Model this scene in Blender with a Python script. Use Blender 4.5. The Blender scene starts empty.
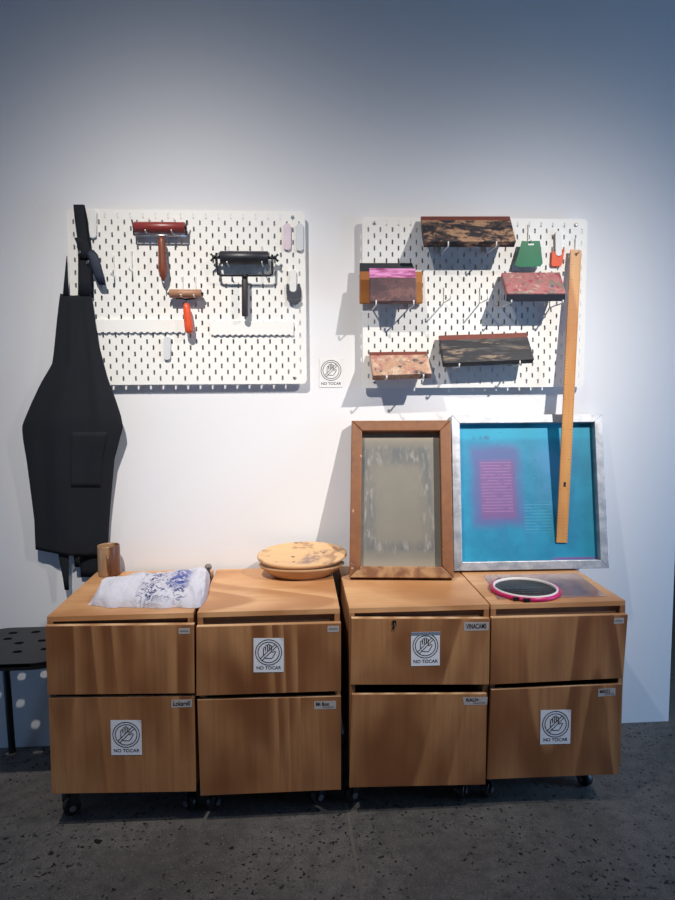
import bpy, bmesh, math, random
from mathutils import Vector, Matrix
random.seed(7)
PI = math.pi
SC = bpy.context.scene
COL = SC.collection

# ------------------------------------------------------------------ camera
F = 650.0
CAM = Vector((0.72294491, -2.21198597, 1.20658462))
CR = Vector((0.99794255, -0.06373838, -0.00693451))
CU = Vector((0.01238075, 0.08545357, 0.99626523))
CF = Vector((0.06290775, 0.99430132, -0.08606688))

def ray(u, v):
    return CR * ((u - 337.5) / F) + CU * (-(v - 450) / F) + CF

def aty(u, v, y):
    d = ray(u, v)
    return CAM + d * ((y - CAM.y) / d.y)

def atz(u, v, z):
    d = ray(u, v)
    return CAM + d * ((z - CAM.z) / d.z)

cam_d = bpy.data.cameras.new('camera')
cam_d.sensor_fit = 'VERTICAL'
cam_d.sensor_height = 36.0
cam_d.sensor_width = 36.0
cam_d.lens = 26.0
cam_d.clip_start = 0.05
cam = bpy.data.objects.new('camera', cam_d)
COL.objects.link(cam)
mw = Matrix((CR, CU, -CF)).transposed().to_4x4()
mw.translation = CAM
cam.matrix_world = mw
SC.camera = cam

# ------------------------------------------------------------------ mesh builder
class MB:
    def __init__(s):
        s.v = []; s.f = []; s.m = []; s.sm = []
    def add(s, vs, fs, mi=0, smooth=False):
        b = len(s.v)
        s.v += [Vector(p) for p in vs]
        for f in fs:
            s.f.append([b + i for i in f]); s.m.append(mi); s.sm.append(smooth)
    def hexa(s, a, b, mi=0):
        """a, b: four corners each, front loop and back loop"""
        s.add(list(a) + list(b), [(0, 1, 2, 3), (7, 6, 5, 4), (0, 4, 5, 1), (1, 5, 6, 2), (2, 6, 7, 3), (3, 7, 4, 0)], mi)
    def box(s, x0, x1, y0, y1, z0, z1, mi=0):
        s.hexa([(x0, y0, z0), (x1, y0, z0), (x1, y0, z1), (x0, y0, z1)],
               [(x0, y1, z0), (x1, y1, z0), (x1, y1, z1), (x0, y1, z1)], mi)
    def tube(s, pts, r, n=10, mi=0, caps=True, smooth=True):
        pts = [Vector(p) for p in pts]
        rs = r if isinstance(r, (list, tuple)) else [r] * len(pts)
        t0 = (pts[1] - pts[0]).normalized()
        ref = Vector((0, 0, 1)) if abs(t0.z) < .9 else Vector((1, 0, 0))
        nrm = t0.cross(ref).normalized()
        vs = []
        for i, p in enumerate(pts):
            if i == 0: t = t0
            elif i == len(pts) - 1: t = (pts[i] - pts[i-1]).normalized()
            else:
                a = (pts[i] - pts[i-1]); b = (pts[i+1] - pts[i])
                t = (a.normalized() + b.normalized())
                t = t.normalized() if t.length > 1e-6 else a.normalized()
            nrm = (nrm - t * nrm.dot(t))
            nrm = nrm.normalized() if nrm.length > 1e-6 else t.orthogonal().normalized()
            bn = t.cross(nrm)
            for k in range(n):
                a = 2 * PI * k / n
                vs.append(p + (nrm * math.cos(a) + bn * math.sin(a)) * rs[i])
        fs = []
        for i in range(len(pts) - 1):
            for k in range(n):
                k2 = (k + 1) % n
                fs.append((i*n + k, i*n + k2, (i+1)*n + k2, (i+1)*n + k))
        s.add(vs, fs, mi, smooth)
        if caps:
            L = len(pts) - 1
            s.add(vs[:n], [tuple(reversed(range(n)))], mi)
            s.add(vs[L*n:], [tuple(range(n))], mi)
    def lathe(s, c, prof, n=32, mi=0, ax=1.0, ay=1.0, smooth=True):
        """prof: (radius, z) list, closed off when radius is 0"""
        c = Vector(c); vs = []
        for (r, z) in prof:
            for k in range(n):
                a = 2 * PI * k / n
                vs.append(c + Vector((r * ax * math.cos(a), r * ay * math.sin(a), z)))
        fs = []
        for i in range(len(prof) - 1):
            for k in range(n):
                k2 = (k + 1) % n
                fs.append((i*n + k, i*n + k2, (i+1)*n + k2, (i+1)*n + k))
        s.add(vs, fs, mi, smooth)
    def prism(s, loop, d, mi=0):
        """extrude a loop of points by vector d"""
        n = len(loop); d = Vector(d)
        a = [Vector(p) for p in loop]; b = [p + d for p in a]
        s.add(a + b, [tuple(range(n)), tuple(reversed(range(n, 2*n)))] + [(i, n + i, n + (i+1) % n, (i+1) % n) for i in range(n)], mi)
    def grid(s, rows, mi=0, smooth=True):
        nr = len(rows); nc = len(rows[0]); vs = [p for r in rows for p in r]
        s.add(vs, [(i*nc + j, i*nc + j + 1, (i+1)*nc + j + 1, (i+1)*nc + j) for i in range(nr-1) for j in range(nc-1)], mi, smooth)
    def slab(s, c4, t, mi=0):
        """c4: TL, TR, BR, BL of the visible face; thickness t goes away from the camera"""
        c4 = [Vector(p) for p in c4]
        n = (c4[1] - c4[0]).cross(c4[3] - c4[0]).normalized()
        if n.dot((c4[0] + c4[2]) * .5 - CAM) < 0: n = -n
        s.hexa([c4[3], c4[2], c4[1], c4[0]], [c4[3] + n*t, c4[2] + n*t, c4[1] + n*t, c4[0] + n*t], mi)

def root_loc(o):
    v = Vector((0, 0, 0))
    while o is not None:
        v = v + o.location; o = o.parent
    return v

def build(name, mb, mats, parent=None, bevel=0, seg=2, sub=0, solid=0):
    if not isinstance(mats, (list, tuple)): mats = [mats]
    me = bpy.data.meshes.new(name)
    if parent is None:
        xs = [p.x for p in mb.v]; ys = [p.y for p in mb.v]; zs = [p.z for p in mb.v]
        base = Vector(((min(xs)+max(xs))/2, (min(ys)+max(ys))/2, min(zs)))
    else:
        base = root_loc(parent)
    me.from_pydata([tuple(p - base) for p in mb.v], [], mb.f)
    for m in mats: me.materials.append(m)
    me.polygons.foreach_set('material_index', mb.m)
    me.polygons.foreach_set('use_smooth', mb.sm)
    bm = bmesh.new(); bm.from_mesh(me)
    bmesh.ops.remove_doubles(bm, verts=bm.verts, dist=1e-6)
    bmesh.ops.recalc_face_normals(bm, faces=bm.faces)
    bm.to_mesh(me); bm.free()
    me.update()
    o = bpy.data.objects.new(name, me); COL.objects.link(o)
    if parent is None: o.location = base
    else: o.parent = parent
    if solid:
        md = o.modifiers.new('solid', 'SOLIDIFY'); md.thickness = solid; md.offset = 0
    if bevel:
        md = o.modifiers.new('bevel', 'BEVEL'); md.width = bevel; md.segments = seg
        md.limit_method = 'ANGLE'; md.angle_limit = math.radians(40)
    if sub:
        md = o.modifiers.new('sub', 'SUBSURF'); md.levels = sub; md.render_levels = sub
    return o

def tag(o, label, cat, group=None):
    o['label'] = label; o['category'] = cat
    if group: o['group'] = group
    return o

def thing(name, loc, label, cat, group=None):
    o = bpy.data.objects.new(name, None); COL.objects.link(o)
    o.empty_display_size = .05; o.location = loc
    return tag(o, label, cat, group)

def struct(name, mb, mats, bevel=0):
    o = build(name, mb, mats, None, bevel); o['kind'] = 'structure'
    return o

# ------------------------------------------------------------------ materials
def lin(c):
    return tuple((x/255/12.92 if x/255 <= .04045 else ((x/255 + .055)/1.055) ** 2.4) for x in c) + (1.0,)

class NT:
    def __init__(s, name):
        s.m = bpy.data.materials.new(name); s.m.use_nodes = True
        s.t = s.m.node_tree; s.b = s.t.nodes['Principled BSDF']
        s.tc = s.t.nodes.new('ShaderNodeTexCoord'); s.oi = s.t.nodes.new('ShaderNodeObjectInfo')
    def new(s, k): return s.t.nodes.new(k)
    def link(s, a, b): s.t.links.new(a, b)
    def coord(s, scale=(1, 1, 1), vary=True, loc=(0, 0, 0)):
        mp = s.new('ShaderNodeMapping'); mp.inputs['Scale'].default_value = scale; mp.inputs['Location'].default_value = loc
        if vary:
            ad = s.new('ShaderNodeVectorMath'); ad.operation = 'MULTIPLY_ADD'
            s.link(s.oi.outputs['Location'], ad.inputs[0]); ad.inputs[1].default_value = (3.1, 3.1, 3.1)
            s.link(s.tc.outputs['Object'], ad.inputs[2]); s.link(ad.outputs[0], mp.inputs['Vector'])
        else:
            s.link(s.tc.outputs['Object'], mp.inputs['Vector'])
        return mp.outputs[0]
    def noise(s, vec, scale, detail=4, rough=.55, dist=0.0):
        n = s.new('ShaderNodeTexNoise'); n.inputs['Scale'].default_value = scale; n.inputs['Detail'].default_value = detail
        n.inputs['Roughness'].default_value = rough; n.inputs['Distortion'].default_value = dist
        s.link(vec, n.inputs['Vector']); return n.outputs['Fac']
    def voro(s, vec, scale):
        n = s.new('ShaderNodeTexVoronoi'); n.inputs['Scale'].default_value = scale; s.link(vec, n.inputs['Vector']); return n
    def wave(s, vec, scale, dist=0, dscale=1, detail=2, direction='X', kind='BANDS'):
        n = s.new('ShaderNodeTexWave'); n.wave_type = kind
        if kind == 'BANDS': n.bands_direction = direction
        n.inputs['Scale'].default_value = scale; n.inputs['Distortion'].default_value = dist
        n.inputs['Detail'].default_value = detail; n.inputs['Detail Scale'].default_value = dscale
        s.link(vec, n.inputs['Vector']); return n.outputs['Fac']
    def rng(s, val, a, b, c=0.0, d=1.0, smooth=True):
        n = s.new('ShaderNodeMapRange'); n.interpolation_type = 'SMOOTHSTEP' if smooth else 'LINEAR'
        s.link(val, n.inputs['Value'])
        for k, x in zip(('From Min', 'From Max', 'To Min', 'To Max'), (a, b, c, d)): n.inputs[k].default_value = x
        return n.outputs['Result']
    def math(s, op, a, b=None):
        n = s.new('ShaderNodeMath'); n.operation = op
        for i, x in enumerate((a, b)):
            if x is None: continue
            if isinstance(x, (int, float)): n.inputs[i].default_value = x
            else: s.link(x, n.inputs[i])
        return n.outputs[0]
    def mix(s, fac, a, b, mode='MIX'):
        n = s.new('ShaderNodeMix'); n.data_type = 'RGBA'; n.blend_type = mode
        if isinstance(fac, (int, float)): n.inputs['Factor'].default_value = fac
        else: s.link(fac, n.inputs['Factor'])
        for key, x in (('A', a), ('B', b)):
            sk = [i for i in n.inputs if i.name == key and i.type == 'RGBA'][0]
            if isinstance(x, tuple): sk.default_value = lin(x) if len(x) == 3 else x
            else: s.link(x, sk)
        return [o for o in n.outputs if o.type == 'RGBA'][0]
    def sep(s, vec):
        n = s.new('ShaderNodeSeparateXYZ'); s.link(vec, n.inputs[0]); return n.outputs
    def boxmask(s, a, b, ca, ha, cb, hb, soft):
        da = s.math('ABSOLUTE', s.math('SUBTRACT', a, ca)); db = s.math('ABSOLUTE', s.math('SUBTRACT', b, cb))
        return s.math('MULTIPLY', s.rng(da, ha - soft, ha + soft, 1, 0), s.rng(db, hb - soft, hb + soft, 1, 0))
    def fin(s, col=None, rough=.5, metal=0.0, bump=None, bstr=.2, bdist=.002, **kw):
        if col is not None:
            if isinstance(col, tuple): s.b.inputs['Base Color'].default_value = lin(col)
            else: s.link(col, s.b.inputs['Base Color'])
        if isinstance(rough, (int, float)): s.b.inputs['Roughness'].default_value = rough
        else: s.link(rough, s.b.inputs['Roughness'])
        s.b.inputs['Metallic'].default_value = metal
        for k, v in kw.items(): s.b.inputs[k.replace('_', ' ')].default_value = v
        if bump is not None:
            bn = s.new('ShaderNodeBump'); bn.inputs['Strength'].default_value = bstr; bn.inputs['Distance'].default_value = bdist
            s.link(bump, bn.inputs['Height']); s.link(bn.outputs[0], s.b.inputs['Normal'])
        return s.m

def simple(name, col, rough=.5, metal=0.0, amt=.15, scale=40, bstr=.1, **kw):
    n = NT(name); f = n.noise(n.coord(), scale, 5)
    dark = tuple(max(0, c * (1 - amt)) for c in col); lite = tuple(min(255, c * (1 + amt)) for c in col)
    return n.fin(n.mix(f, dark, lite), rough, metal, f, bstr, .0006, **kw)

def plywood(name, dark, mid, lite, along='z', waves=14.0, dist=5.0, rough=.5):
    n = NT(name)
    st = (1, 1, .16) if along == 'z' else ((.16, 1, 1) if along == 'x' else (1, .16, 1))
    v = n.coord(st)
    big = n.noise(v, 2.4, 1, .4, .5)
    rings = n.math('FRACT', n.math('MULTIPLY', big, waves))
    edge = n.math('MULTIPLY', n.rng(rings, 0, .12, 0, 1), n.rng(rings, .35, 1.0, 1, 0))
    st2 = (90, 90, 3) if along == 'z' else ((3, 90, 90) if along == 'x' else (90, 3, 90))
    fine = n.noise(n.coord(st2), 1.0, 3, .6)
    blot = n.noise(n.coord((1, 1, .5)), 6, 4, .55)
    c = n.mix(n.rng(blot, .3, .7), mid, lite)
    c2 = n.mix(n.math('MULTIPLY', edge, n.rng(n.noise(n.coord((1, 1, .6)), 4.5, 2), .35, .65, .10, .85)), c, dark)
    c3 = n.mix(n.rng(fine, .35, .75, 0, .35), c2, dark)
    return n.fin(c3, rough, 0, fine, .12, .0006)

def splotch(name, base, spots, scale=(1, 1, 1), rough=.6, bstr=.25):
    """base colour with paint patches: spots = [(colour, noise scale, threshold, seed)]"""
    n = NT(name); c = base
    for i, (col, sc, th, seed) in enumerate(spots):
        f = n.noise(n.coord(scale, True, (seed, seed*.7, seed*1.3)), sc, 6, .62, .4)
        c = n.mix(n.rng(f, th - .05, th + .05), c, col)
    g = n.noise(n.coord(), 160, 3)
    c = n.mix(n.rng(g, .3, .75, 0, .3), c, (30, 28, 30))
    return n.fin(c, rough, 0, g, bstr, .0008)

M = {}
# wall paint
n = NT('wall_paint'); f = n.noise(n.coord((1, 1, 1), False), 1.5, 3); g = n.noise(n.coord((1, 1, 1), False), 160, 3)
M['wall'] = n.fin(n.mix(f, (226, 226, 229), (233, 232, 233)), .75, 0, g, .06, .0006)
# polished concrete with dark pits and pale flecks
n = NT('concrete'); v = n.coord((1, 1, 1), False)
big = n.noise(v, 2.4, 4); med = n.noise(v, 26, 5, .65); fine = n.noise(v, 240, 3, .7)
c = n.mix(n.rng(big, .3, .7), (104, 99, 94), (130, 124, 118))
c = n.mix(n.rng(med, .35, .7, 0, .5), c, (66, 64, 63))
vo = n.voro(v, 62); pick = n.rng(n.sep(vo.outputs['Color'])[0], .42, .48)
pit = n.math('MULTIPLY', n.rng(vo.outputs['Distance'], .12, .34, 1, 0), pick)
pit = n.math('MULTIPLY', pit, n.rng(n.noise(v, 5, 2), .40, .58))
pit2 = n.math('MULTIPLY', n.rng(n.noise(v, 60, 2, .5, .5), .64, .67), n.rng(n.noise(n.coord((1, 1, 1), False, (4, 7, 0)), 4, 3), .40, .55))
pit = n.math('MAXIMUM', pit, pit2)
vo2 = n.voro(v, 120); fl = n.math('MULTIPLY', n.rng(vo2.outputs['Distance'], .1, .35, 1, 0), n.rng(n.sep(vo2.outputs['Color'])[1], .72, .76))
c = n.mix(n.math('MULTIPLY', fl, .8), c, (150, 146, 140))
vo3 = n.voro(v, 95); fd = n.math('MULTIPLY', n.rng(vo3.outputs['Distance'], .1, .4, 1, 0), n.rng(n.sep(vo3.outputs['Color'])[2], .70, .74))
c = n.mix(n.math('MULTIPLY', fd, .7), c, (40, 38, 38))
c = n.mix(n.rng(fine, .35, .7, 0, .55), c, (52, 50, 48))
c = n.mix(pit, c, (22, 20, 20))
M['floor'] = n.fin(c, .62, 0, n.math('SUBTRACT', fine, n.math('MULTIPLY', pit, 2.0)), .35, .002)
M['joint'] = simple('joint_filler', (112, 106, 99), .8)
M['dark_room'] = simple('far_wall_paint', (70, 74, 84), .8)

M['pegboard'] = simple('pegboard_lacquer', (240, 238, 233), .45, amt=.02, bstr=.03)
M['white_plastic'] = simple('white_plastic', (232, 231, 228), .4, amt=.03, bstr=.03)
M['clear_plastic'] = simple('milky_plastic', (214, 216, 218), .25, amt=.03, bstr=.03)
M['pink_plastic'] = simple('pinkish_plastic', (222, 205, 214), .3, amt=.04, bstr=.03)
M['white_wire'] = simple('white_wire', (226, 226, 222), .35, amt=.03, bstr=.02)
M['steel'] = simple('steel', (190, 190, 190), .3, 1.0, amt=.08)
M['black_metal'] = simple('black_painted_metal', (34, 35, 40), .35, .3, amt=.2)
M['black_rubber'] = simple('black_roller_rubber', (38, 39, 46), .42, amt=.2)
M['black_handle'] = simple('black_handle_plastic', (52, 44, 46), .5, amt=.15)
M['red_rubber'] = simple('red_brown_roller', (136, 54, 50), .35, amt=.12)
M['tan_rubber'] = simple('tan_roller', (160, 116, 88), .5, amt=.12)
M['orange_wood'] = simple('orange_lacquered_wood', (222, 84, 46), .35, amt=.08)
M['handle_wood'] = plywood('handle_wood', (86, 38, 22), (126, 62, 40), (146, 80, 54), 'z', 10, rough=.4)
M['blade_brown'] = simple('red_brown_blade', (112, 56, 46), .5, amt=.12)
M['blade_navy'] = simple('black_blade', (26, 29, 40), .45, amt=.2)
n = NT('pink_inked_blade'); f = n.noise(n.coord((6, 6, 40)), 3, 4); M['blade_pink'] = n.fin(n.mix(n.rng(f, .35, .65), (150, 52, 110), (232, 150, 204)), .45)
M['amber_wood'] = plywood('amber_wood', (150, 86, 30), (188, 118, 44), (205, 138, 62), 'x', 8)
M['sq_dark_tan'] = splotch('inked_tan_wood', (172, 134, 104), [((44, 40, 46), 26, .49, 3), ((30, 29, 36), 11, .54, 8), ((92, 72, 62), 40, .58, 5)], (.8, 1, 1.7))
M['sq_grey'] = splotch('inked_grey_wood', (34, 35, 43), [((134, 116, 98), 22, .57, 2), ((82, 78, 76), 13, .58, 5), ((28, 29, 36), 36, .54, 9)], (.35, 1, 2.4))
M['sq_pink'] = splotch('pink_inked_wood', (178, 116, 116), [((160, 72, 88), 20, .54, 1), ((138, 124, 114), 26, .55, 6), ((196, 160, 148), 40, .58, 3), ((84, 96, 124), 22, .66, 12)])
M['sq_beige'] = splotch('speckled_beige_wood', (186, 146, 120), [((178, 116, 110), 26, .57, 1), ((156, 66, 70), 36, .66, 4), ((58, 66, 82), 34, .62, 7), ((204, 176, 152), 22, .56, 9), ((120, 112, 112), 30, .62, 15)])
M['sq_maroon'] = splotch('maroon_inked_wood', (96, 62, 66), [((122, 82, 80), 30, .55, 1), ((72, 48, 54), 14, .55, 4), ((180, 110, 80), 50, .74, 6)])
M['green_plastic'] = simple('green_plastic', (6, 112, 74), .35, amt=.08)
M['orange_plastic'] = simple('orange_red_plastic', (226, 84, 34), .4, amt=.06)
M['dark_grey_plastic'] = simple('dark_grey_plastic', (74, 76, 84), .3, amt=.2)
M['apron'] = None
n = NT('black_canvas'); f = n.noise(n.coord((300, 300, 300)), 3, 2); w = n.noise(n.coord(), 9, 3)
M['apron'] = n.fin(n.mix(w, (14, 16, 23), (20, 23, 32)), .9, 0, f, .25, .0006)
n = NT('navy_strap'); f = n.wave(n.coord((1, 1, 1), False), 260, 0, 1, 0, 'Z'); M['strap'] = n.fin(n.mix(f, (28, 34, 50), (40, 48, 68)), .7, 0, f, .15, .0005)
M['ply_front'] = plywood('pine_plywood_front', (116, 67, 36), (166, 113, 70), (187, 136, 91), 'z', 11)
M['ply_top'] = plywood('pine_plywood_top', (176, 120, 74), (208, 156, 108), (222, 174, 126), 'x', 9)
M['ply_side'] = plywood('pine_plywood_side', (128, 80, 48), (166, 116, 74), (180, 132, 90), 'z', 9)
n = NT('plywood_edge_lit'); f = n.wave(n.coord((1, 1, 1), False), 150, 1.5, 2, 2, 'Z'); M['ply_edge_lit'] = n.fin(n.mix(f, (186, 138, 98), (232, 192, 148)), .6)  # ply laminations, brightened to suggest light falling from above
M['ply_inner'] = simple('plywood_inside', (128, 92, 66), .7)
M['caster_black'] = simple('black_caster_plastic', (20, 20, 22), .4)
M['caster_hub'] = simple('grey_caster_hub', (120, 120, 124), .35, .6)
M['tape'] = simple('masking_tape', (172, 164, 162), .7, amt=.06)
M['ink'] = simple('black_ink', (26, 24, 34), .7, amt=.05)
M['paper'] = simple('white_paper', (226, 228, 236), .8, amt=.02, bstr=.04)
M['wall_paper'] = simple('white_sticker', (232, 231, 230), .7, amt=.01, bstr=.03)
M['ink_grey'] = simple('dark_grey_ink', (70, 72, 80), .7, amt=.05)
M['stool'] = simple('black_stool_plastic', (24, 25, 29), .45, amt=.2)
# ruler wood
M['ruler'] = plywood('beech_ruler', (176, 112, 58), (206, 146, 84), (216, 160, 98), 'z', 7, rough=.4)
M['ruler_ink'] = simple('ruler_print', (92, 62, 40), .6)
# wooden frame
n = NT('stained_frame_wood'); a = n.noise(n.coord((30, 30, 30)), 1.5, 4); b = n.noise(n.coord((4, 4, 4)), 2.2, 4)
c = n.mix(a, (106, 64, 36), (144, 92, 54)); c = n.mix(n.rng(b, .56, .68), c, (96, 58, 40))
c = n.mix(n.rng(n.noise(n.coord(), 22, 4), .66, .74), c, (204, 158, 116))
M['frame_wood'] = n.fin(c, .5, 0, a, .2, .001)
n = NT('worn_frame_wood'); a = n.noise(n.coord(), 30, 5); c = n.mix(n.rng(a, .35, .68), (124, 80, 50), (176, 134, 92))
c = n.mix(n.rng(n.noise(n.coord(), 55, 3), .62, .7), c, (88, 52, 36)); M['frame_worn'] = n.fin(c, .6, 0, a, .2, .001)
# aluminium
n = NT('aluminium'); a = n.noise(n.coord((1, 1, 1)), 26, 5, .65); c = n.mix(n.rng(a, .3, .7), (158, 162, 170), (204, 204, 208))
c = n.mix(n.rng(n.noise(n.coord(), 40, 4), .7, .76), c, (40, 44, 52)); M['alu'] = n.fin(c, .45, .55, a, .1, .0006)

# ------------------------------------------------------------------ room
WX1 = 2.0745
mb = MB(); mb.box(-3.0, WX1, 0, .16, 0, 3.2); struct('wall_back', mb, M['wall'])
mb = MB(); mb.box(-4.0, 7.0, -6.0, 4.0, -.12, 0); struct('floor', mb, M['floor'])
mb = MB(); mb.box(-4.0, 7.0, 3.8, 3.95, 0, 3.2); struct('wall_far', mb, M['dark_room'])
a = atz(346.5, 805, 0); b = atz(362, 900, 0)
dx = (b - a); a0 = a - dx * .2; b0 = b + dx * 3
mb = MB(); wv = Vector((.004, 0, 0)); up = Vector((0, 0, .0008))
mb.hexa([a0 - wv, a0 + wv, b0 + wv, b0 - wv], [a0 - wv + up, a0 + wv + up, b0 + wv + up, b0 - wv + up])
o = struct('trim_1', mb, M['joint'])
mb = MB(); wv2 = Vector((.012, 0, 0)); off = Vector((.022, 0, 0))

# ------------------------------------------------------------------ pegboards
BY = -.030      # front face of both boards
BT = .003
def pegboard_mesh(x0, z0):
    mb = MB(); yf, yb = BY, BY + BT
    W, H = .76, .56; R = .014
    def cell(cx, cz, h=.010):
        # rounded slot: 5 wide, 15 tall
        ring = []
        for k in range(16):
            a = 2*PI*k/16 + PI/16
            sx = .0029 * math.cos(a); sz = .0029 * math.sin(a) + (.0052 if math.sin(a) > 0 else -.0052)
            ring.append((sx, sz))
        out = []
        for (sx, sz) in ring:
            m = max(abs(sx) / .0025, abs(sz) / .0075)
            out.append((sx, sz))
        # outer square points by angle
        outer = []
        for k in range(16):
            a = 2*PI*k/16 + PI/16
            c_, s_ = math.cos(a), math.sin(a)
            if k % 4 in (1, 2) and False: pass
            q = max(abs(c_), abs(s_)); outer.append((c_/q*h, s_/q*h))
        n = 16; P = []
        for (a_, b_) in outer: P.append((cx + a_, yf, cz + b_))
        for (a_, b_) in ring: P.append((cx + a_, yf, cz + b_))
        for (a_, b_) in ring: P.append((cx + a_, yb, cz + b_))
        for (a_, b_) in outer: P.append((cx + a_, yb, cz + b_))
        fs = []
        for k in range(n):
            k2 = (k+1) % n
            fs += [(k, k2, n+k2, n+k), (n+k, n+k2, 2*n+k2, 2*n+k), (2*n+k, 2*n+k2, 3*n+k2, 3*n+k)]
        # the four corner triangles of the square
        for sx, sz, k in ((1, 1, 1), (-1, 1, 5), (-1, -1, 9), (1, -1, 13)):
            P.append((cx + sx*h, yf, cz + sz*h)); P.append((cx + sx*h, yb, cz + sz*h))
            fs += [(k, k+1, len(P)-2), (4*n - n + k, len(P)-1, 3*n + k + 1)]
        mb.add(P, fs)
    for i in range(-1, 38):
        for j in range(27):
            cx = x0 + .02 * (i + 1); cz = z0 + H - .02 * (j + 1)
            hole = 0 <= i <= 36 and ((j % 2 == 0 and i % 2 == 1) or (j % 2 == 1 and i % 2 == 0))
            if i < 0 or i > 36: continue
            if hole and (i in (1, 35)) and (j in (0, 26)): hole = False
            if hole: cell(cx, cz)
            else:
                h = .010
                for y in (yf, yb):
                    mb.add([(cx-h, y, cz-h), (cx+h, y, cz-h), (cx+h, y, cz+h), (cx-h, y, cz+h)], [(0, 1, 2, 3)])
    # border strip with rounded outside corners
    inner = [(x0+.01, z0+.01), (x0+W-.01, z0+.01), (x0+W-.01, z0+H-.01), (x0+.01, z0+H-.01)]
    outer = []; innr = []
    for (cx, cz, a0, ip) in ((x0+R, z0+R, PI, 0), (x0+W-R, z0+R, 1.5*PI, 1), (x0+W-R, z0+H-R, 0, 2), (x0+R, z0+H-R, .5*PI, 3)):
        for k in range(6):
            a = a0 + k*PI/10
            outer.append((cx + R*math.cos(a), cz + R*math.sin(a))); innr.append(inner[ip])
    n = len(outer)
    for k in range(n):
        k2 = (k+1) % n
        for y in (yf, yb):
            q = [(outer[k][0], y, outer[k][1]), (outer[k2][0], y, outer[k2][1]), (innr[k2][0], y, innr[k2][1])]
            if innr[k] != innr[k2]: q.append((innr[k][0], y, innr[k][1]))
            mb.add(q, [tuple(range(len(q)))])
        mb.add([(outer[k][0], yf, outer[k][1]), (outer[k2][0], yf, outer[k2][1]), (outer[k2][0], yb, outer[k2][1]), (outer[k][0], yb, outer[k][1])], [(0, 1, 2, 3)])
    return mb

def pegboard(x0, z0, label):
    t = thing('pegboard', (x0 + .38, BY + .015, z0), label, 'pegboard', 'white pegboards on the wall')
    build('panel', pegboard_mesh(x0, z0), M['pegboard'], t)
    for sx in (.04, .72):
        for sz in (.02, .54):
            x, z = x0 + sx, z0 + sz
            s_ = MB(); s_.tube([(x, BY + BT, z), (x, -.0, z)], .011, 14); build('spacer', s_, M['white_plastic'], t)
            s_ = MB(); s_.tube([(x, BY + .002, z), (x, BY - .002, z), (x, BY - .0035, z)], [.0058, .0058, .003], 14); build('screw', s_, M['steel'], t)
    return t
LX, LZ = 0.0, 1.2410
RX, RZ = 0.9478, 1.2250
pegboard(LX, LZ, 'left white slotted pegboard holding three ink rollers')
pegboard(RX, RZ, 'right white slotted pegboard holding the wooden squeegees')

# ------------------------------------------------------------------ hooks, clips, rails
def hook(u, v0, v1, L, label, tip=.012, r=.0021, dx=0.0):
    """thin white wire: comes out of a slot at pixel row v0, runs down the board to row v1, then an arm of length L with a raised tip"""
    a = aty(u, v0, BY); b = aty(u, v1, BY); x = a.x; yy = BY - r
    pts = [(x, BY + .012, a.z), (x, yy - .001, a.z - .001), (x, yy, a.z - .005), (x, yy, b.z + .005), (x, yy - .002, b.z + .001),
           (x + dx*.05, yy - .006, b.z), (x + dx, BY - L + .004, b.z), (x + dx, BY - L, b.z + .003), (x + dx, BY - L - .002, b.z + tip)]
    mb = MB(); mb.tube(pts, r, 8)
    return tag(build('wire_hook', mb, M['white_wire']), label, 'hook', 'white wire hooks on the pegboards')

def clip(u0, u1, v0, v1, label, m='white_plastic', t=.010):
    a = aty((u0+u1)/2, v0, BY - t); b = aty((u0+u1)/2, v1, BY - t); w = (aty(u1, v0, BY - t) - aty(u0, v0, BY - t)).x / 2
    r0 = w; loop = []
    for k in range(9):
        an = PI * k / 8; loop.append((a.x + w*math.cos(an), BY - t, a.z - r0*.8 + r0*.8*math.sin(an)))
    for k in range(9):
        an = PI + PI * k / 8; loop.append((b.x + w*math.cos(an), BY - t, b.z + r0*.8 + r0*.8*math.sin(an)))
    root = thing('plastic_clip', (a.x, BY - t/2, b.z), label, 'clip', 'plastic clips on the pegboards')
    mb = MB(); mb.prism(loop, (0, t - .003, 0)); build('clip_body', mb, M[m], root, .0015)
    cx = (a.x + b.x)/2
    mb = MB(); mb.box(cx - .003, cx + .003, BY - .004, BY + .012, a.z - .012, a.z - .004); build('peg', mb, M[m], root)
    mb = MB(); mb.box(cx - .003, cx + .003, BY - .004, BY - .0002, b.z + .008, b.z + .014); build('peg', mb, M[m], root)
    return root

clip(88.5, 96.5, 209, 238, 'white clip at the left edge of the left pegboard, behind the apron strap')
clip(283.5, 291, 223, 250, 'faintly pink clip, left of the two at the top right of the left pegboard', 'pink_plastic')
clip(296, 303.5, 223, 251, 'white clip nearest the top right corner of the left pegboard', 'clear_plastic')
clip(163.5, 170.5, 336, 360, 'white clip hanging alone below the left holder rail', 'clear_plastic')
c1 = clip(289.5, 296.5, 269, 292, 'white upright clip gripping the dark grey plastic scraper')
c2 = clip(555.5, 562, 231, 256, 'white upright clip gripping the orange scraper')

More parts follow.
